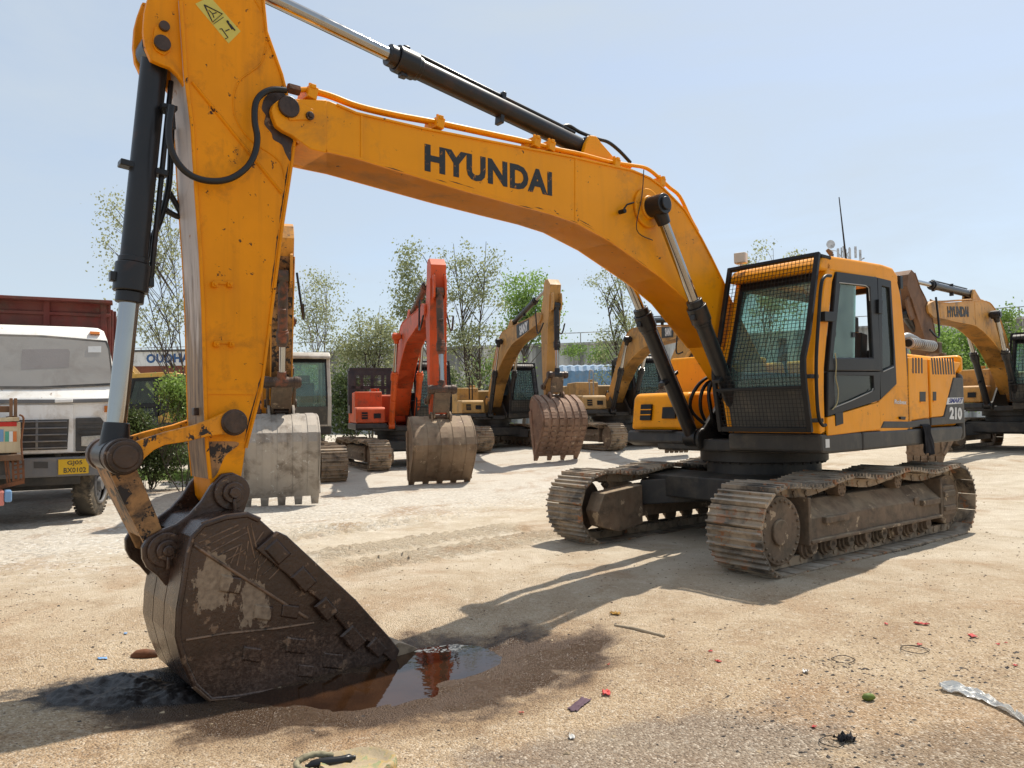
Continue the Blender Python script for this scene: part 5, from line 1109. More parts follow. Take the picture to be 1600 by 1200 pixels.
sheet(mirror(ws), -.008, .01).xf(lean).build('windscreen', wear_mat("dusty_windscreen", (.40, .375, .34), .5, var=.1, grime=(.28, .25, .22), g_amt=.4, g_scale=1.2, dust=(.5, .44, .36), dust_amt=.3, bump=.02, coat=.25), cab_t)
sheet(Q([(30, 541), (104, 542), (107, 547), (106, 572), (30, 576)]), -.0095, -.0085).xf(lean).build('wiped_patch', wear_mat('wiped_glass', (.33, .30, .28), .5, var=.15, g_amt=.2, grime=(.25, .22, .2)), cab_t)
def flat(name, pts, y0, y1, mat, par=cab_t, bev=.004): return MB().prism(Q(pts), y0, y1).build(name, mat, par, bev)
MB().prism(Q([(136, 538), (157, 537.5), (157, 548), (136, 548)]), -.014, -.010).xf(lean).build('paper_sticker', 'letter_white', cab_t)
MB().prism(Q([(138, 512), (155, 513), (155, 517.5), (138, 517)]), -.02, .06).xf(lean).build('roof_marker', 'amber', cab_t, .004)
q = MB(); q.prism(mirror([(0, Q([(100, 624)])[0][1])] + Q([(100, 624), (181, 622), (181, 628), (100, 630)]) + [(0, Q([(100, 630)])[0][1])]), -.02, .05); q.build('waist_rail', 'truck_grey', cab_t, .01)
gp = Q([(0, 632), (115, 632), (115, 707), (0, 711)]); q = MB(); q.prism([(-gp[1][0], gp[1][1]), gp[1], gp[2], (-gp[2][0], gp[2][1])], .0, .05); panel = q.build('front_panel', 'truck_white', cab_t, .012)
go = Q([(108, 655), (106, 702)]); gx = go[0][0]
MB().prism([(-gx, go[0][1]), (gx, go[0][1]), (gx - .02, go[1][1]), (-gx + .02, go[1][1])], -.012, .0).build('grille', 'truck_dark', cab_t, .004)
for k in range(5):
    z = go[0][1] + (go[1][1] - go[0][1]) * (k + .3) / 4.6; MB().box((0, -.03, z), (gx * 1.94, .04, .022)).build('grille_bar', 'truck_grey', panel, .006)
q = MB()
for x in (-.55, -.1, .35): q.box((x, -.022, (go[0][1] + go[1][1]) / 2), (.03, .03, abs(go[0][1] - go[1][1])))
q.build('grille_upright', 'truck_grey', panel)
q = MB(); q.tube([(0 + .13 * cos(a * pi / 8), -.055, (go[0][1] + go[1][1]) / 2 + .10 * sin(a * pi / 8)) for a in range(17)], .012, 6); q.build('badge_ring', 'alu', panel, 0, 60)
q = MB(); h_ = Q([(86, 627), (114, 626)]); q.bar((h_[0][0], -.04, h_[0][1]), (h_[1][0], -.04, h_[1][1]), .05, .05); q.build('bonnet_handle', 'truck_white', panel, .01)
for s in (1, -1):
    P = [(s * x, z) for x, z in Q([(118, 653), (157, 652), (163, 660), (165, 700), (160, 705), (118, 705)])]; hh = MB().prism(P, -.005, .05).build('headlight_housing', 'truck_dark', cab_t, .01)
    P = [(s * x, z) for x, z in Q([(127, 682), (157, 680), (159, 694), (155, 698), (127, 697)])]; MB().prism(P, -.02, .0).build('headlight', 'lamp', hh, .006)
    q = MB()
    for y in (658, 666, 674): P = [(s * x, z) for x, z in Q([(121, y), (159, y - 1), (160, y + 3), (121, y + 4)])]; q.prism(P, -.018, -.004)
    q.build('housing_rib', 'truck_dark', hh)
    P = [(s * x, z) for x, z in Q([(163, 634), (173, 634), (173, 644), (163, 644)])]; MB().prism(P, -.015, .04).build('indicator', 'amber', cab_t, .004)
bo = Q([(100, 714), (174, 713), (176, 720), (176, 742), (100, 744)]); bz0, bz1 = bo[4][1], bo[0][1]; bx = bo[2][0]
q = MB(); q.prism([(-bx, bz0 + .02), (-bx, bz1), (bx, bz1), (bx, bz0 + .02), (bx - .1, bz0), (-bx + .1, bz0)], -.10, .25); bump = q.build('bumper', 'truck_grey', truck, .02)
q = MB(); P = Q([(54, 721), (76, 721), (76, 731), (54, 731)]); q.prism(P, -.106, -.098); q.build('fog_lamp_recess', 'truck_dark', bump)
P = Q([(92, 717.5), (139.5, 716), (139, 738.5), (92, 741)]); MB().prism(P, -.125, -.102).build('number_plate', 'plate', bump, .004)
for t_, a, b, e in (('GJ05', (106, 727.5), (129.5, 726.5), 8), ('BX0102', (100.5, 738), (135, 736.5), 7.5)):
    w = Q([a, b, (a[0], a[1] - e)]); lettering('plate_lettering', t_, (w[0][0], -.127, w[0][1]), (w[1][0] - w[0][0], 0, w[1][1] - w[0][1]), (w[2][0] - w[0][0], 0, w[2][1] - w[0][1]), 'letter_dark', bump, .01, (0, -1, 0), .002)
def wheel(par, x, y, r=.5, w=.28, steer=0.0, name='wheel', rim=True):
    Rm = Matrix.Translation((x, y, r)) @ Matrix.Rotation(steer, 4, 'Z')
    prof = [(-w / 2, r * .62), (-w / 2, r * .86), (-w * .42, r * .97), (-w * .3, r), (w * .3, r), (w * .42, r * .97), (w / 2, r * .86), (w / 2, r * .62)]
    q = MB(); n = 40
    for k in range(n):
        a = 2 * pi * k / n
        for l, rr in prof: q.v.append((l, rr * cos(a), rr * sin(a)))
    m_ = len(prof)
    for k in range(n):
        for i in range(m_ - 1): q.f.append((k * m_ + i, k * m_ + i + 1, ((k + 1) % n) * m_ + i + 1, ((k + 1) % n) * m_ + i))
    for k in range(n):
        a = 2 * pi * k / n
        for s in (-1, 1): q.box((s * w * .42, r * .985 * cos(a), r * .985 * sin(a)), (w * .16, .03, .03), Matrix.Rotation(a, 3, 'X'))
    wh = q.xf(lambda v: Rm @ v).build(name, 'tyre', par, 0, 35)
    q = MB(); s = 1 if x > 0 else -1
    q.cyl((s * w * .20, 0, 0), (s * w * .3, 0, 0), r * .62, None, 32); q.cyl((s * w * .3, 0, 0), (s * w * .62, 0, 0), r * .24, r * .2, 20); q.tube([(s * w * .5, r * .60 * cos(a * pi / 16), r * .60 * sin(a * pi / 16)) for a in range(33)], .025, 8)
    for k in range(8): a = k * pi / 4; q.cyl((s * w * .3, r * .36 * cos(a), r * .36 * sin(a)), (s * w * .4, r * .36 * cos(a), r * .36 * sin(a)), .02, None, 6)
    q.xf(lambda v: Rm @ v).build('rim', 'truck_grey', wh, .004, 40)
    return wh
wx = Q([(158, 780)], .75)[0][0]
for s in (1, -1): wheel(truck, s * 1.02, .85, .5, .28, radians(-14))
for s in (1, -1):
    for y in (4.2, 5.5): wheel(truck, s * .98, y, .5, .42)
q = MB(); q.box((0, .9, .52), (1.7, .16, .16)); q.box((-.4, 3.2, .82), (.12, 6.4, .25)); q.box((.4, 3.2, .82), (.12, 6.4, .25)); q.box((0, 1.0, .9), (1.1, 1.2, .5)); q.box((.5, 2.5, .7), (.6, .9, .5)); q.box((0, .25, .62), (1.8, .12, .14)); q.build('chassis', 'truck_dark', truck, .02)
tb = Q([(90, 470), (180, 473), (181, 480)], 1.95); ht = tb[1][1]; hx = 1.27
q = MB(); q.box((0, 1.98, (ht + 1.15) / 2), (hx * 2, .08, ht - 1.15))
for s in (1, -1): q.box((s * hx, 4.3, (ht - .12 + 1.15) / 2), (.07, 4.6, ht - .12 - 1.15))
q.box((0, 4.3, 1.2), (2.5, 4.6, .1)); q.box((0, 1.85, ht - .02), (hx * 2 + .06, .35, .05)); q.box((0, 1.92, ht - .24), (hx * 2, .05, .06))
for x in (-1.2, -.45, .3, 1.16): q.box((x, 1.92, 2.4), (.1, .06, 2.4))
for k in range(6):
    for s in (1, -1): q.box((s * (hx + .05), 2.4 + k * .8, (ht + 1.1) / 2), (.06, .1, ht - 1.3))
q.build('dump_body', 'tipper_red', truck, .012)
q = MB()
for s in (1, -1): q.tube([(s * 1.2, .1, 2.6), (s * 1.42, -.05, 2.65), (s * 1.42, -.05, 2.2)], .015, 6); q.box((s * 1.44, -.06, 2.38), (.18, .05, .34))
# (mirrors are folded out of sight on this truck)

# ------------------------------------------------------------------ decorated lorry tail at the left edge
LC = at(37, 760, 9.6); LC.z = 0; la = radians(36); LR = Vector((cos(la), sin(la), 0)); LN = Vector((sin(la), -cos(la), 0))
lorry = empty('lorry', LC, la, "painted wooden lorry body with red stripe and rusty ladder, cut off by the left edge", "lorry")
def K(pts, d=0.0): return [plane_px(LC, LR, LN, x, y, d) for x, y in pts]
MT['lorry_cream'] = wear_mat("lorry_cream", (.60, .50, .33), .6, var=.2, grime=(.25, .15, .08), g_amt=.35, streak=.35, chip=(.25, .12, .06), chip_amt=.25)
MT['lorry_wood'] = wear_mat("lorry_wood", (.20, .095, .045), .75, var=.4, g_amt=.4, streak=.3, dust=DUST, dust_amt=.5)
MT['lorry_red'] = wear_mat("lorry_red", (.55, .03, .02), .5, g_amt=.2); MT['lorry_blue'] = wear_mat("lorry_blue", (.18, .33, .55), .5, g_amt=.25); MT['lorry_green'] = wear_mat("lorry_green", (.1, .38, .28), .5, g_amt=.2); MT['lorry_pink'] = wear_mat("lorry_pink", (.62, .22, .18), .5, g_amt=.25); MT['lorry_orange'] = wear_mat("lorry_orange", (.66, .2, .05), .5, g_amt=.2)
wide = -2.3
def lp(name, y0, y1, d0, d1, mat, par, x1=33, x0=None, bev=.006):
    a = K([(x1, y0), (x1, y1)]); xl_ = wide if x0 is None else K([(x0, y0)])[0][0]
    return MB().prism([(xl_, a[0][1]), a[0], a[1], (xl_, a[1][1])], d0, d1).build(name, mat, par, bev)
body = lp('body_panel', 660, 707, 0, .06, 'lorry_cream', lorry, 32)
lp('top_rail', 652, 658, -.03, .08, 'lorry_cream', lorry, 30); lp('stripe', 659, 666, -.006, 0, 'lorry_red', body, 26, None, 0)
lp('painted_panel', 671, 690, -.006, 0, 'lorry_blue', body, 5.5, None, 0); lp('painted_panel', 674, 690, -.006, 0, 'lorry_green', body, 14, 8, 0); lp('painted_panel', 674, 690, -.006, 0, 'letter_white', body, 20, 14.3, 0); lp('painted_panel', 674, 690, -.006, 0, 'lorry_orange', body, 26, 20.3, 0)
lp('floor_rail', 710, 719, -.04, .1, 'lorry_wood', lorry, 34)
for x in (15, 22): lp('stake', 622, 652, .0, .07, 'lorry_wood', lorry, x + 5, x)
lp('plank', 634, 644, .07, .10, 'lorry_wood', lorry, 15)
q = MB(); P = K([(30, 648), (36, 652), (36, 664), (33, 690), (35, 720)]); q.tube(spline([(p[0], -.03, p[1]) for p in P], 4), .012, 6); q.build('chain', 'rusty', lorry)
q = MB()
for x in (20, 28, 36): a = K([(x, 718), (x + 1, 752)]); q.bar((a[0][0], 0, a[0][1]), (a[1][0], 0, a[1][1]), .025, .025)
for y in (727, 734, 741, 750): a = K([(20, y + 1), (37, y - 2)]); q.bar((a[0][0], 0, a[0][1]), (a[1][0], 0, a[1][1]), .02, .02)
a = K([(-20, 766), (38, 752)]); q.bar((a[0][0], 0, a[0][1]), (a[1][0], 0, a[1][1]), .04, .05)
for x in (8, 12): a = K([(x, 720), (x + 4, 760)]); q.bar((a[0][0], 0, a[0][1]), (a[1][0], 0, a[1][1]), .02, .02)
q.build('ladder_frame', 'rusty', lorry)
lp('bumper', 766, 789, -.12, .1, 'lorry_pink', lorry, 6, None, .02); lp('bumper_end', 765, 783, -.13, .08, 'lorry_blue', lorry, 18, 6.4, .02)
q = MB(); q.box((-1.2, 2.2, 1.0), (2.1, 4.2, .3)); q.build('underframe', 'truck_dark', lorry)
q = MB()
for s in (0, 1): q.box((wide + .03 if s else -.10, 2.2, 1.30), (.06, 4.2, .6))
q.build('side_board', 'lorry_wood', lorry)
for x in (-.45, -2.0): wheel(lorry, x, 1.3, .45, .25)
# ------------------------------------------------------------------ trees and plants
def leaf_mat(name, a, b, tr=.35):
    m, nt, p = new_mat(name); nt.nodes.remove(p); out = nt.nodes["Material Output"]; v = ocoord(nt)
    c = mixc(nt, ramp(nt, noise_tex(nt, v, 1.4, 4), .3, .7), a, b)
    c = mixc(nt, ramp(nt, noise_tex(nt, v, 9, 2), .35, .75), c, tuple(min(1, x * 1.5) for x in b))
    d = N(nt, "ShaderNodeBsdfDiffuse"); t = N(nt, "ShaderNodeBsdfTranslucent"); g = N(nt, "ShaderNodeBsdfGlossy"); g.inputs["Roughness"].default_value = .45; g.inputs[0].default_value = (.5, .5, .5, 1)
    nt.links.new(c, d.inputs[0]); nt.links.new(c, t.inputs[0])
    m1 = N(nt, "ShaderNodeMixShader"); m1.inputs[0].default_value = tr; nt.links.new(d.outputs[0], m1.inputs[1]); nt.links.new(t.outputs[0], m1.inputs[2])
    m2 = N(nt, "ShaderNodeMixShader"); m2.inputs[0].default_value = .06; nt.links.new(m1.outputs[0], m2.inputs[1]); nt.links.new(g.outputs[0], m2.inputs[2])
    nt.links.new(m2.outputs[0], out.inputs[0]); return m
LV = dict(olive=leaf_mat("leaf_olive", (.155, .18, .085), (.28, .31, .16), .5), pale=leaf_mat("leaf_pale", (.19, .215, .11), (.33, .35, .19), .5), green=leaf_mat("leaf_green", (.09, .15, .03), (.19, .29, .07), .45), dark=leaf_mat("leaf_dark", (.04, .06, .018), (.10, .14, .045), .4), bright=leaf_mat("leaf_bright", (.12, .20, .04), (.24, .36, .09), .45))
MT['bark'] = wear_mat("bark", (.11, .085, .065), .9, var=.4, g_amt=.4, g_scale=5, bump=.15, bump_scale=20)
MT['bark_pale'] = wear_mat("pale_bark", (.22, .18, .145), .9, var=.4, g_amt=.4, g_scale=5, bump=.15, bump_scale=20)
def leaves(m, c, n, rad, s, rnd, droop=.4):
    n, s = int(n * 2.6), s * .68
    for i in range(n):
        d = Vector((rnd.gauss(0, 1), rnd.gauss(0, 1), rnd.gauss(0, .8))) * rad * .55
        p = c + d; a = Vector((rnd.uniform(-1, 1), rnd.uniform(-1, 1), rnd.uniform(-1, .5) - droop)).normalized(); b = a.orthogonal().normalized(); b = (b * cos(rnd.uniform(0, 6)) + a.cross(b) * sin(rnd.uniform(0, 6)))
        L = s * rnd.uniform(.6, 1.3); w = L * rnd.uniform(.28, .45)
        m.add([p - b * w * .2, p + a * L * .5 - b * w, p + a * L, p + a * L * .5 + b * w], [(0, 1, 2, 3)])
def tree(label, base, top, crown, Y, kind, seed, ncl=60, nl=40, leaf=.14, crad=.42, trunk_r=.09, bark='bark', stems=1, shell=.35, name='tree', cat='tree', group=None, lean=0.0, hole=0.0, branches=True, flat_=.55):
    """base/top: measured points of the trunk, crown: list of (x, y, rx, ry) measured at distance Y"""
    rnd = random.Random(seed); B = at(base[0], base[1], Y); B.z = hz(B.x, B.y) - .03; T = at(top[0], top[1], Y); T.y += rnd.uniform(-.3, .3)
    root = empty(name, B, 0, label, cat, group); px = Y / CF
    tr = MB(); cr = MB(); tp = []
    for s in range(stems):
        off = Vector((rnd.uniform(-1, 1), rnd.uniform(-1, 1), 0)) * (.5 if stems > 1 else 0); T2 = T + off * 1.6 + Vector((0, 0, rnd.uniform(-.8, .2) if s else 0))
        pts = []
        for i in range(9):
            t = i / 8; p = B.lerp(T2, t) + Vector((noise.noise((t * 2.5, seed, s)), noise.noise((t * 2.5, seed + 9, s)), 0)) * .35 * t * (1 - t) * 3 + off * .15
            pts.append(p)
        pts = spline(pts, 3); tp.append(pts)
        r0 = trunk_r * .75 / (stems ** .5); tr.tube([p - B for p in pts], [r0 * (1.15 - .95 * i / (len(pts) - 1)) for i in range(len(pts))], 8)
    ncl = int(ncl * 1.05)
    wsum = sum(c[2] * c[3] for c in crown)
    for cx_, cy_, rx, ry in crown:
        C = at(cx_, cy_, Y); n = max(3, int(ncl * rx * ry / wsum))
        for k in range(n):
            for _ in range(20):
                d = Vector((rnd.gauss(0, 1), rnd.gauss(0, 1), rnd.gauss(0, 1))).normalized() * (shell + (1 - shell) * rnd.random()) ** .5
                q = C + Vector((d.x * rx * px, d.y * rx * px * .8, d.z * ry * px))
                if noise.noise((q.x * .9, q.y * .9, q.z * .9 + seed)) > hole - .25: break
            leaves(cr, q - B, int(nl * rnd.uniform(.5, 1.4)), crad * rnd.uniform(.6, 1.3), leaf, rnd)
            if branches and rnd.random() < .75:
                pts = tp[rnd.randrange(len(tp))]; cand = [p for p in pts if p.z < q.z - .1] or pts[:2]
                hd = lambda p: hypot(p.x - q.x, p.y - q.y); s = min(cand, key=lambda p: abs((q.z - p.z) - (.7 + .9 * hd(p))) + rnd.uniform(0, .9)); mid = s.lerp(q, .5) + Vector((rnd.uniform(-.15, .15), rnd.uniform(-.15, .15), rnd.uniform(.0, .3)))
                L = (q - s).length; tr.tube([v - B for v in spline([s, mid, q], 3)], [max(.006, trunk_r * .22 * (1 - i / 7) * min(1, L / 2 + .3)) for i in range(7)], 5)
    tr.build('trunk', bark, root, 0, 60); cr.build('crown', LV[kind], root)
    return root
GT = "trees along the back of the yard"
tree("sparse pale tree rising behind the black bucket cylinder", (300, 700), (235, 300), [(215, 390, 55, 75), (255, 300, 30, 55), (240, 480, 50, 60), (190, 330, 22, 30), (275, 420, 25, 90)], 21, 'pale', 11, 110, 16, .11, .42, .055, 'bark', 3, .2, group=GT, hole=.05)
tree("thin feathery pale tree above the beige excavator cab", (505, 690), (500, 430), [(500, 465, 34, 50), (478, 510, 18, 50), (530, 520, 24, 40)], 37, 'pale', 12, 70, 20, .16, .6, .08, 'bark_pale', 3, .2, group=GT)
tree("bushy light green tree left of the orange boom", (580, 670), (582, 480), [(580, 520, 40, 45), (560, 560, 35, 40), (608, 560, 30, 45)], 38, 'pale', 13, 80, 38, .18, .7, .1, 'bark', 3, .1, group=GT)
tree("dark olive tree directly behind the orange arm", (668, 690), (660, 400), [(655, 440, 32, 42), (640, 410, 18, 25), (668, 500, 34, 40), (630, 480, 20, 30)], 36, 'olive', 14, 58, 38, .18, .55, .12, 'bark', 3, .1, group=GT, hole=.15)
tree("tallest slender tree with bare twigs at its top between the orange and sand excavators", (741, 700), (736, 375), [(735, 420, 45, 40), (715, 400, 30, 20), (760, 470, 34, 55), (705, 500, 38, 70), (745, 560, 55, 60), (690, 410, 14, 25)], 34, 'olive', 15, 100, 22, .16, .5, .12, 'bark', 3, .2, group=GT, hole=.22)
tree("round dense bright green tree behind the sand coloured boom", (818, 670), (822, 440), [(822, 470, 40, 48), (805, 500, 28, 35), (848, 495, 24, 42)], 44, 'bright', 16, 70, 48, .22, .72, .13, 'bark', 1, .1, group=GT)
tree("ragged half bare tree under the large yellow boom", (992, 660), (958, 450), [(955, 440, 24, 25), (972, 480, 30, 35), (985, 540, 26, 45), (950, 555, 22, 45), (930, 430, 10, 16)], 36, 'olive', 17, 64, 22, .15, .45, .18, 'bark', 2, .2, group=GT, hole=.15)
tree("treetop just showing above the cab roof", (1205, 640), (1195, 392), [(1185, 395, 12, 12), (1240, 402, 16, 7), (1170, 408, 10, 6), (1210, 470, 40, 50)], 40, 'pale', 18, 45, 22, .2, .45, .08, 'bark', 2, .1, group=GT)
tree("bright creeper bush covering the wall behind the amber boom", (1470, 640), (1475, 540), [(1460, 535, 34, 20), (1510, 545, 35, 28), (1475, 580, 55, 35), (1530, 590, 40, 40)], 42, 'bright', 19, 110, 55, .22, .7, .06, 'bark', 3, .1, 'shrub', 'shrub')
tree("small tree poking up at the dark cab by the right edge", (1572, 660), (1570, 480), [(1568, 485, 12, 12), (1580, 520, 25, 25)], 40, 'green', 20, 26, 40, .2, .5, .07, 'bark', 1, .1, group=GT)
GB = "low plants under the white truck's side"
tree("feathery light green shrub in front of the dark excavator door", (287, 700), (283, 600), [(282, 615, 22, 24), (290, 640, 18, 30), (270, 600, 14, 12)], 16, 'bright', 21, 40, 45, .085, .26, .03, 'bark', 4, .1, 'shrub', 'shrub')
tree("dark bush at the foot of the chrome rod beside the truck", (235, 740), (232, 660), [(235, 690, 38, 45), (205, 640, 18, 45), (265, 715, 32, 28)], 16.5, 'dark', 22, 70, 55, .085, .30, .03, 'bark', 4, .1, 'bush', 'bush')
tree("dark undergrowth between the beige cab and the orange machine", (545, 690), (548, 610), [(545, 600, 28, 30), (535, 645, 26, 35), (575, 640, 20, 30)], 33, 'dark', 23, 60, 50, .17, .6, .05, 'bark', 4, .1, 'bush', 'bush')
tree("undergrowth at the wall foot between orange arm and sand boom", (720, 690), (722, 610), [(720, 630, 40, 35), (770, 640, 30, 30), (700, 590, 20, 30)], 36, 'dark', 24, 60, 45, .17, .6, .05, 'bark', 4, .1, 'bush', 'bush')
tree("undergrowth in front of the blue truck", (935, 660), (940, 610), [(935, 625, 22, 18), (975, 615, 16, 25)], 36, 'dark', 25, 30, 40, .17, .5, .04, 'bark', 3, .1, 'bush', 'bush')
tree("pale scrub between the beige cab and the wall", (480, 690), (482, 600), [(478, 600, 26, 30), (500, 575, 18, 22), (470, 640, 20, 30)], 35, 'pale', 26, 30, 30, .17, .6, .05, 'bark', 4, .1, 'bush', 'bush')
tree("green scrub behind the orange machine's engine cover", (640, 690), (640, 600), [(630, 575, 30, 30), (690, 600, 26, 40), (600, 600, 20, 20)], 37, 'pale', 27, 26, 30, .17, .6, .05, 'bark', 4, .1, 'bush', 'bush')
tree("green scrub right of the orange arm in front of the wall", (775, 680), (775, 600), [(775, 590, 26, 40), (745, 600, 20, 40), (800, 560, 14, 20)], 37, 'green', 28, 26, 30, .17, .6, .05, 'bark', 4, .1, 'bush', 'bush')
tree("low creeper hanging over the wall left of the blue truck", (905, 640), (905, 560), [(905, 548, 26, 7), (940, 552, 20, 12)], 46, 'green', 29, 24, 34, .17, .4, .03, 'bark', 2, .1, 'shrub', 'shrub')
# grass strip under the bushes
m = MB(); rnd = random.Random(4)
for i in range(2600):
    q = gpt(rnd.uniform(205, 305), rnd.uniform(738, 752)); s = rnd.uniform(.06, .22); a = rnd.uniform(0, pi); l = Vector((rnd.uniform(-.5, .5), rnd.uniform(-.5, .5), 1)) * s
    p = Vector((q.x, q.y, hz(q.x, q.y) - .01)); w = Vector((cos(a), sin(a), 0)) * .008; m.add([p - w, p + w, p + l], [(0, 1, 2)])
m.build('grass', LV['green'])['kind'] = 'stuff'

# ------------------------------------------------------------------ back wall, signboard, blue truck, mast, street lamp
def wall_mat():
    m, nt, p = new_mat("stained_concrete"); v = ocoord(nt); vs = ocoord(nt, (1.1, 1.1, .12))
    c = mixc(nt, ramp(nt, noise_tex(nt, v, .5, 6), .3, .7), (.46, .46, .45), (.62, .61, .58))
    st = ramp(nt, noise_tex(nt, vs, 1.0, 7, .65), .40, .56); c = mixc(nt, mth(nt, 'MULTIPLY', st, .8), c, (.09, .09, .088, 1))
    nt.links.new(c, p.inputs["Base Color"]); p.inputs["Roughness"].default_value = .9; return m
MT['wall'] = wall_mat()
WT = [(160, 561), (330, 556), (440, 552), (560, 547), (720, 541), (900, 535.5), (1000, 531), (1120, 524), (1290, 513), (1430, 505), (1560, 497), (1760, 484)]
WP = [at(x, y, 50) for x, y in WT]
wall = empty('wall', (WP[5].x, WP[5].y, 0), 0, "long stained grey concrete ramp wall with railing along the back of the yard", "wall")
off = Vector((WP[5].x, WP[5].y, 0)); q = MB()
for a, b in zip(WP, WP[1:]):
    vs = []
    for d in (0, .5):
        for p, z in ((a, -.3), (b, -.3), (b, b.z), (a, a.z)): vs.append((p.x - off.x, d, z))
    q.add(vs, [(0, 1, 2, 3), (4, 7, 6, 5), (0, 4, 5, 1), (3, 2, 6, 7), (0, 3, 7, 4), (1, 5, 6, 2)])
q.build('wall_face', 'wall', wall)
q = MB(); k = WP[0].x
while k < WP[-1].x:
    for a, b in zip(WP, WP[1:]):
        if a.x <= k < b.x: z = a.z + (b.z - a.z) * (k - a.x) / (b.x - a.x); break
    q.box((k - off.x, -.02, z / 2), (.12, .06, z)); q.box((k - off.x, .25, z + .35), (.06, .06, .7)); k += 2.45
q.build('pilaster', 'wall', wall)
q = MB()
for a, b in zip(WP, WP[1:]): q.bar((a.x - off.x, .25, a.z + .68), (b.x - off.x, .25, b.z + .68), .05, .05); q.bar((a.x - off.x, -.06, a.z - .08), (b.x - off.x, -.06, b.z - .08), .14, .16)
q.build('railing', 'wall', wall)
MT['sign_white'] = wear_mat("sign_white", (.66, .66, .64), .6, var=.1, grime=(.3, .28, .25), g_amt=.3, streak=.3); MT['sign_blue'] = wear_mat("sign_blue", (.03, .10, .25), .6, g_amt=.1, bump=0); MT['brick_red'] = wear_mat("brick_red", (.20, .065, .035), .8, g_amt=.3, streak=.3)
P0, P1 = at(205, 576, 44), at(345, 576, 44); sg = empty('signboard', (P0.x, P0.y, 0), 0, "long white hoarding with big blue letters over a red brown base behind the old excavator", "signboard")
w = P1.x - P0.x; zt, zm = at(260, 549, 44).z, at(260, 571.5, 44).z
MB().box((w / 2, .1, (zt + zm) / 2), (w, .1, zt - zm)).build('sign_face', 'sign_white', sg); MB().box((w / 2, .12, zm / 2), (w, .16, zm)).build('sign_base', 'brick_red', sg); MB().box((w / 2, .08, zt + .05), (w, .2, .12)).build('sign_edge', 'truck_dark', sg)
a, b = at(228, 567.5, 44), at(300, 566, 44); c = at(228, 553, 44)
lettering('sign_lettering', 'OUDHAI', (a.x - P0.x, .05, a.z), (b.x - a.x, 0, b.z - a.z), (0, 0, c.z - a.z), 'sign_blue', sg, .05, (0, -1, 0), .004, 1.1)
# blue truck in the back
MT['tarp_blue'] = wear_mat("tarp_blue", (.11, .28, .50), .5, var=.3, grime=(.3, .3, .28), g_amt=.3, streak=.4, dust=(.45, .5, .55), dust_amt=.9)
A_ = at(875, 640, 40); bt = empty('truck', (A_.x, A_.y, hz(A_.x, A_.y)), 0, "truck with ribbed blue tarpaulin cover standing by the back wall", "truck")
pz = lambda y: at(900, y, 40).z - hz(A_.x, A_.y); z0, z1, zc = pz(622), pz(603), pz(570); wd = at(985, 600, 40).x - A_.x
arch = [(0, z1), (0, zc - .35), (.25, zc - .08), (.8, zc), (1.6, zc), (2.2, zc - .1), (2.4, zc - .4), (2.4, z1)]
q = MB(); n = len(arch); nr = 18
for k in range(nr + 1):
    s = 1 + (.03 if k % 2 else 0); q.v += [(wd * k / nr, y + (.04 if k % 2 else 0) * (-1 if y < 1 else 1), z + (.05 if k % 2 and z > z1 else 0)) for y, z in arch]
for k in range(nr):
    for i in range(n - 1): q.f.append((k * n + i, k * n + i + 1, (k + 1) * n + i + 1, (k + 1) * n + i))
q.f += [tuple(range(n - 1, -1, -1)), tuple(range(nr * n, nr * n + n))]
cv = q.build('tarpaulin', 'tarp_blue', bt)
q = MB(); q.box((wd / 2, 1.2, z1 - .3), (wd, 2.3, .55)); q.build('load_bed', 'tarp_blue', bt, .03)
q = MB(); q.box((wd / 2, 1.2, .75), (wd * .95, .9, .3)); q.build('chassis', 'truck_dark', bt)
for x in (.8, wd - 1.9, wd - .8):
    q = MB(); q.cyl((x, -.02, .48), (x, .26, .48), .48, None, 24); q.build('wheel', 'tyre', bt, .03, 40)
# rack of rods beside it
A_ = at(868, 640, 37); rk = empty('rod_rack', (A_.x, A_.y, hz(A_.x, A_.y)), 0, "rusty lattice rack of steel rods in front of the blue truck", "rack")
q = MB(); rnd = random.Random(9)
for k in range(22): x = k * .13; q.bar((x, rnd.uniform(-.1, .3), .1), (x + rnd.uniform(-.1, .1), rnd.uniform(-.1, .3), 1.9 + rnd.uniform(-.2, .35)), .03, .03)
q.build('rod', wear_mat("pale_rods", (.36, .31, .24), .8, g_amt=.3), rk)['kind'] = 'stuff'
q = MB()
for z in (.4, 1.0, 1.5): q.bar((-.1, -.12, z), (2.9, -.12, z), .06, .06)
q.build('rack_frame', 'rusty', rk)
MT['lamp_grey'] = wear_mat("lamp_grey", (.47, .49, .52), .6)  # distance haze is put into this pale grey
# telecom mast seen over the cab roof
A_ = at(1325, 600, 130); mast = empty('telecom_mast', (A_.x, A_.y, 0), 0, "distant grey telecom mast with panel antennas just above the cab roof", "mast")
zt = at(1325, 388, 130).z; q = MB()
for sx, sy in ((-1, -1), (1, -1), (1, 1), (-1, 1)): q.bar((sx * 1.6, sy * 1.6, 0), (sx * .7, sy * .7, zt), .18, .18)
k = 0
while k < zt - 2:
    w0 = 1.6 - .9 * k / zt; w1 = 1.6 - .9 * (k + 2.4) / zt
    for s in (-1, 1): q.bar((-w0, s * w0, k), (w1, s * w1, k + 2.4), .1, .1); q.bar((w0, s * w0, k), (-w1, s * w1, k + 2.4), .1, .1); q.bar((s * w0, -w0, k), (s * w1, w1, k + 2.4), .1, .1)
    k += 2.4
q.build('lattice', 'alu', mast)
for x, dz in ((-1.6, 0), (-.6, .4), (.4, 0), (1.4, .3), (2.2, -.3)): MB().box((x, -1.4, zt - 1.3 + dz), (.34, .22, 2.0)).build('panel_antenna', 'lamp_grey', mast)
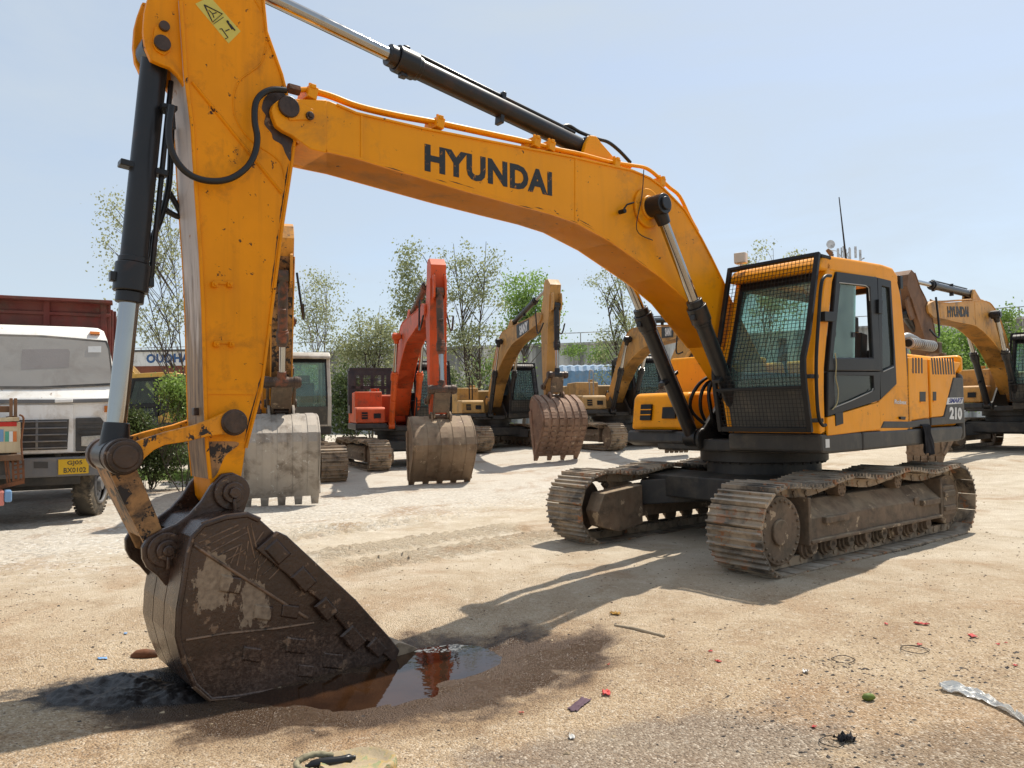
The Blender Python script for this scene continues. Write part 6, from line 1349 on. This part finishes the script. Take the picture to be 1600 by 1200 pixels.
q = MB(); q.cyl((-2.9, -1.6, zt + .4), (-2.9, -1.2, zt + .4), 0.75, .6, 20); q.bar((-2.6, -1, zt - .5), (-1, 0, zt - .5), .1, .1); q  .build('dish', 'lamp_grey', mast, 0, 40)
A_ = at(1338, 600, 70); lampo = empty('street_lamp', (A_.x, A_.y, 0), 0, "street lamp head poking up right of the cab roof antenna", "street lamp")
zl = at(1345, 407, 70).z; q = MB(); q.tube([(0, 0, 0), (0, 0, zl - .6), (.3, 0, zl - .2)], [.1, .06, .05], 8); q.build('pole', 'lamp_grey', lampo, 0, 40)
q = MB(); q.bar((.3, 0, zl - .2), (1.1, 0, zl + .22), .25, .14); q.build('lamp_head', 'lamp_grey', lampo, .03)

# ------------------------------------------------------------------ small things
MT['rag'] = wear_mat("dark_rag", (.016, .016, .02), .85, var=.4, g_amt=.1, bump=.05)
def hang_cloth():
    P = PL(1440, 664, 1.39); m = MB(); nu, nv = 14, 22; a, b = PL(1438.5, 664, 1.39), PL(1456, 664, 1.39); z1 = PL(1447, 712, 1.39)[1]
    for j in range(nv):
        for i in range(nu):
            u, v = i / (nu - 1), j / (nv - 1); wv = .62 + .38 * abs(v - .25); f = a[0] + (b[0] - a[0]) * (.5 + (u - .5) * wv) - .05 * v + .02 * sin(v * 5)
            if v < .12: l = 1.33 + .055 * v / .12
            else: l = 1.388 + .02 * sin(u * 15 + v * 3) * v + .012 * sin(u * 29) + .015 * noise.noise((u * 4, v * 4, 2))
            m.v.append((f, l + .012, a[1] + .012 + (z1 - a[1]) * max(0, v - .06) / .94 + (.02 * sin(u * 9) if v > .9 else 0)))
    m.f = [(j * nu + i, j * nu + i + 1, (j + 1) * nu + i + 1, (j + 1) * nu + i) for j in range(nv - 1) for i in range(nu - 1)]
    R = Matrix.Translation((MX, MY, 0)) @ Matrix.Rotation(YU, 4, 'Z'); m.xf(lambda v: R @ v)
    o = m.build('rag', 'rag', None, 0, 180); sd = o.modifiers.new('solid', 'SOLIDIFY'); sd.thickness = .008
    tag(o, "dark cloth hanging over the black deck edge under the yellow engine doors", "cloth")
hang_cloth()
def crumple(name, label, cat, px, py, w, h, mat, seed, group=None, amp=.02, n=9, z=None, shape=None):
    c = gpt(px, py, -.03); rnd = random.Random(seed); m = MB(); a = rnd.uniform(0, pi)
    for j in range(n):
        for i in range(n):
            u, v = i / (n - 1) - .5, j / (n - 1) - .5; x, y = u * w, v * h
            if shape: x, y = shape(u, v)
            else: k = 1 + .35 * noise.noise((u * 3, v * 3, seed)); x, y = x * k, y * k
            X, Y = (c.x + x, c.y + y) if shape else (c.x + x * cos(a) - y * sin(a), c.y + x * sin(a) + y * cos(a))
            m.v.append((X, Y, hfull(X, Y) + .004 + amp * abs(noise.noise((u * 5 + seed, v * 5, 7))) + .4 * amp * abs(noise.noise((u * 13, v * 13, seed)))))
    m.f = [(j * n + i, j * n + i + 1, (j + 1) * n + i + 1, (j + 1) * n + i) for j in range(n - 1) for i in range(n - 1)]
    o = m.build(name, mat, None, 0, 50); s = o.modifiers.new('solid', 'SOLIDIFY'); s.thickness = .0012
    return tag(o, label, cat, group)
def film_mat():
    m, nt, p = new_mat("plastic_film"); nt.nodes.remove(p); out = nt.nodes["Material Output"]
    t = N(nt, "ShaderNodeBsdfTransparent"); d = N(nt, "ShaderNodeBsdfDiffuse"); d.inputs[0].default_value = (.75, .74, .70, 1); g = N(nt, "ShaderNodeBsdfGlossy"); g.inputs["Roughness"].default_value = .2
    a = N(nt, "ShaderNodeMixShader"); a.inputs[0].default_value = .68; nt.links.new(t.outputs[0], a.inputs[1]); nt.links.new(d.outputs[0], a.inputs[2])
    b = N(nt, "ShaderNodeMixShader"); b.inputs[0].default_value = .12; nt.links.new(a.outputs[0], b.inputs[1]); nt.links.new(g.outputs[0], b.inputs[2]); nt.links.new(b.outputs[0], out.inputs[0]); return m
MT['film'] = film_mat()
bagc = [gpt(x, y, 0) for x, y in ((1470, 1075), (1520, 1085), (1565, 1105), (1610, 1140))]; b0 = gpt(1540, 1100, -.03)
def bag_shape(u, v):
    s = spline(bagc, 8); t = (u + .5) * (len(s) - 1); i = min(int(t), len(s) - 2); p = s[i].lerp(s[i + 1], t - i); wd_ = .045 + .15 * (u + .5) ** 1.1
    return (p.x - b0.x + v * wd_ * .4, p.y - b0.y + v * wd_ * 1.6)
crumple('plastic_sheet', "torn strip of clear plastic sheet at the bottom right of the dirt", "plastic sheet", 1540, 1100, .5, .2, MT['film'], 3, None, .045, 30, None, bag_shape)
MT['scrap_red'] = wear_mat("scrap_red", (.50, .045, .04), .6, g_amt=.1, bump=0); MT['scrap_blue'] = wear_mat("scrap_blue", (.18, .38, .68), .5, g_amt=.1, bump=0); MT['scrap_white'] = wear_mat("scrap_white", (.7, .69, .66), .5, g_amt=.1, bump=0); MT['scrap_purple'] = wear_mat("scrap_purple", (.10, .055, .075), .8, g_amt=.2, bump=0); MT['scrap_green'] = wear_mat("scrap_green", (.14, .19, .03), .6, g_amt=.5, bump=0)
for k, (x, y, s) in enumerate([(1441, 983, .05), (1385, 983, .03), (1122, 1032, .035), (1110, 1018, .025), (947, 1073, .05), (950, 1027, .02), (1437, 1014, .03), (1520, 1000, .06), (1560, 1013, .025), (1572, 1010, .02), (1586, 1045, .03), (1272, 1141, .025), (814, 1095, .025)]):
    if s >= .05: continue
    crumple('plastic_scrap', "small red plastic scrap lying on the gravelly dirt", "scrap", x, y, s, s * .7, 'scrap_red', 40 + k, "red plastic scraps on the dirt", .012, 6)
crumple('plastic_scrap', "bright red crumpled scrap near the dark edge of the wet ground", "scrap", 947, 1073, .055, .045, 'scrap_red', 61, "red plastic scraps on the dirt", .03, 7)
crumple('plastic_scrap', "long red torn scrap on the sand below the near track's rear half", "scrap", 1441, 983, .09, .03, 'scrap_red', 62, "red plastic scraps on the dirt", .02, 7)
crumple('plastic_scrap', "faded red scrap bunch near the right edge of the yard floor", "scrap", 1520, 1000, .09, .04, 'scrap_red', 63, "red plastic scraps on the dirt", .012, 7)
for x, y, l_, s in ((160, 1022, "blue plastic scrap left of the bucket above the black mud", .05), (196, 988, "pale blue scrap left of the bucket, farther back than the bright blue one", .04)): crumple('plastic_scrap', l_, "scrap", x, y, s, s * .5, 'scrap_blue', int(x), None, .015, 6)
for x, y, l_, s in ((1259, 1054, "white plastic scrap on the gravel right of centre", .045), (893, 1140, "white pebble-like scrap near the bottom centre", .04)): crumple('plastic_scrap', l_, "scrap", x, y, s, s * .7, 'scrap_white', int(x), None, .025, 7)
crumple('cloth_scrap', "flattened purple brown rag on the damp ground", "rag", 905, 1087, .17, .06, 'scrap_purple', 71, None, .010, 14)
q = MB(); c = gpt(1358, 1092, 0); z = hfull(c.x, c.y); q.tube([c + Vector((-.035, 0, .014 + z)), c + Vector((-.02, 0, .018 + z)), c + Vector((.0, .0, .02 + z)), c + Vector((.02, .005, .017 + z)), c + Vector((.035, .01, .012 + z))], [.008, .019, .02, .016, .006], 10); tag(q.build('fruit', 'scrap_green', None, 0, 60), "small green fruit lying on the gravel", "fruit")
def wire(label, px, py, r, seed, extra=0):
    c = gpt(px, py, 0); rnd = random.Random(seed); pts = []
    for i in range(20 + extra): a = i * .34; rr = r * (1 + .12 * sin(a * 1.7 + seed)); x, y = c.x + rr * cos(a) * 1.1, c.y + rr * sin(a); pts.append((x, y, hfull(x, y) + .006 + .008 * abs(sin(a * 1.3))))
    o = MB().tube(pts, .0022, 6).build('wire_loop', 'rubber', None, 0, 60); return tag(o, label, "wire")
wire("loop of thin black wire beside the black rag at the bottom right", 1300, 1155, .055, 1); wire("thin wire ring lying alone on the gravel right of centre", 1318, 1030, .06, 2); wire("thin tangled wire ring in the dark gravel near the red scraps", 1430, 1015, .07, 3, 6)
crumple('cloth_scrap', "small black rag beside the wire loop", "rag", 1322, 1161, .085, .06, 'rag', 72, None, .05, 10)
a, b = gpt(960, 965, 0), gpt(1038, 985, 0); q = MB(); q.tube([(x, y, hfull(x, y) + .008) for x, y in ((a.x, a.y), ((a.x + b.x) / 2, (a.y + b.y) / 2 + .02), (b.x, b.y))], [.008, .014, .01], 8); tag(q.build('stick', wear_mat("pale_stick", (.45, .36, .25), .9), None, 0, 60), "pale broken stick on the sand between puddle and near track", "stick")
crumple('leaf', "dry orange leaf beside the pale stick", "leaf", 961, 957, .09, .05, wear_mat("dry_leaf", (.45, .24, .04), .8, bump=0), 77, None, .03, 8)
q = MB(); c = gpt(225, 1022, -.06); c.z = hfull(c.x, c.y) - .042; q.tube([c + Vector((-.085, .0, .05)), c + Vector((-.05, .0, .06)), c + Vector((0, .01, .062)), c + Vector((.06, .02, .055)), c + Vector((.085, .02, .045))], [.015, .032, .036, .03, .012], 9); tag(q.build('scrap_block', 'rusty', None, 0, 40), "rusty brown scrap lump at the edge of the black mud", "scrap")
# torn tub with yellow and green paint at the bottom
MT['tub'] = wear_mat("painted_tub", (.40, .32, .21), .85, var=.4, grime=(.50, .30, .03), g_amt=.45, g_scale=16, chip=(.16, .22, .10), chip_amt=.9, chip_scale=18, dust=(.42,.33,.21), dust_amt=.6, bump=.1, bump_scale=40)
c = gpt(560, 1178, -.02); tub = empty('tub', (c.x, c.y, hfull(c.x, c.y) - .004), .1, "flattened torn tub stained yellow and green at the bottom of the frame", "tub")
q = MB(); n = 30; rnd = random.Random(8)
for ring_, (rr, zz) in enumerate(((.02, .012), (.08, .012), (.115, .014), (.135, .03), (.15, .032), (.156, .012), (.158, .0))):
    for k in range(n): a = 2 * pi * k / n; w = 1 + .10 * noise.noise((cos(a) * 1.5, sin(a) * 1.5, 3)); q.v.append((rr * w * cos(a) * 1.15, rr * w * sin(a) * .9, zz + .012 * noise.noise((cos(a) * 3, sin(a) * 3, ring_ * .5))))
for r_ in range(6):
    for k in range(n): q.f.append((r_ * n + k, r_ * n + (k + 1) % n, (r_ + 1) * n + (k + 1) % n, (r_ + 1) * n + k))
q.f.append(tuple(range(n - 1, -1, -1))); q.build('tub_base', 'tub', tub, 0, 60)
q = MB(); P = [(-.12, .06, .03), (-.2, .055, .045), (-.265, .02, .04), (-.275, -.02, .03), (-.24, -.05, .02), (-.18, -.055, .015)]; q.tube(spline(P, 5), [.011 + .006 * abs(sin(i * 1.3)) for i in range(26)], 8); q.build('rim_strip', wear_mat('dull_strip', (.34, .30, .19), .85, var=.4, grime=(.12, .10, .06), g_amt=.6, g_scale=14), tub, 0, 60)
q = MB(); q.tube(spline([(-.24, .0, .012), (-.17, .015, .022), (-.08, .03, .02), (-.02, .055, .022)], 4), [.012] * 2 + [.022] * 9 + [.01] * 2, 8); q.build('rubber_core', 'rubber', tub, 0, 60)
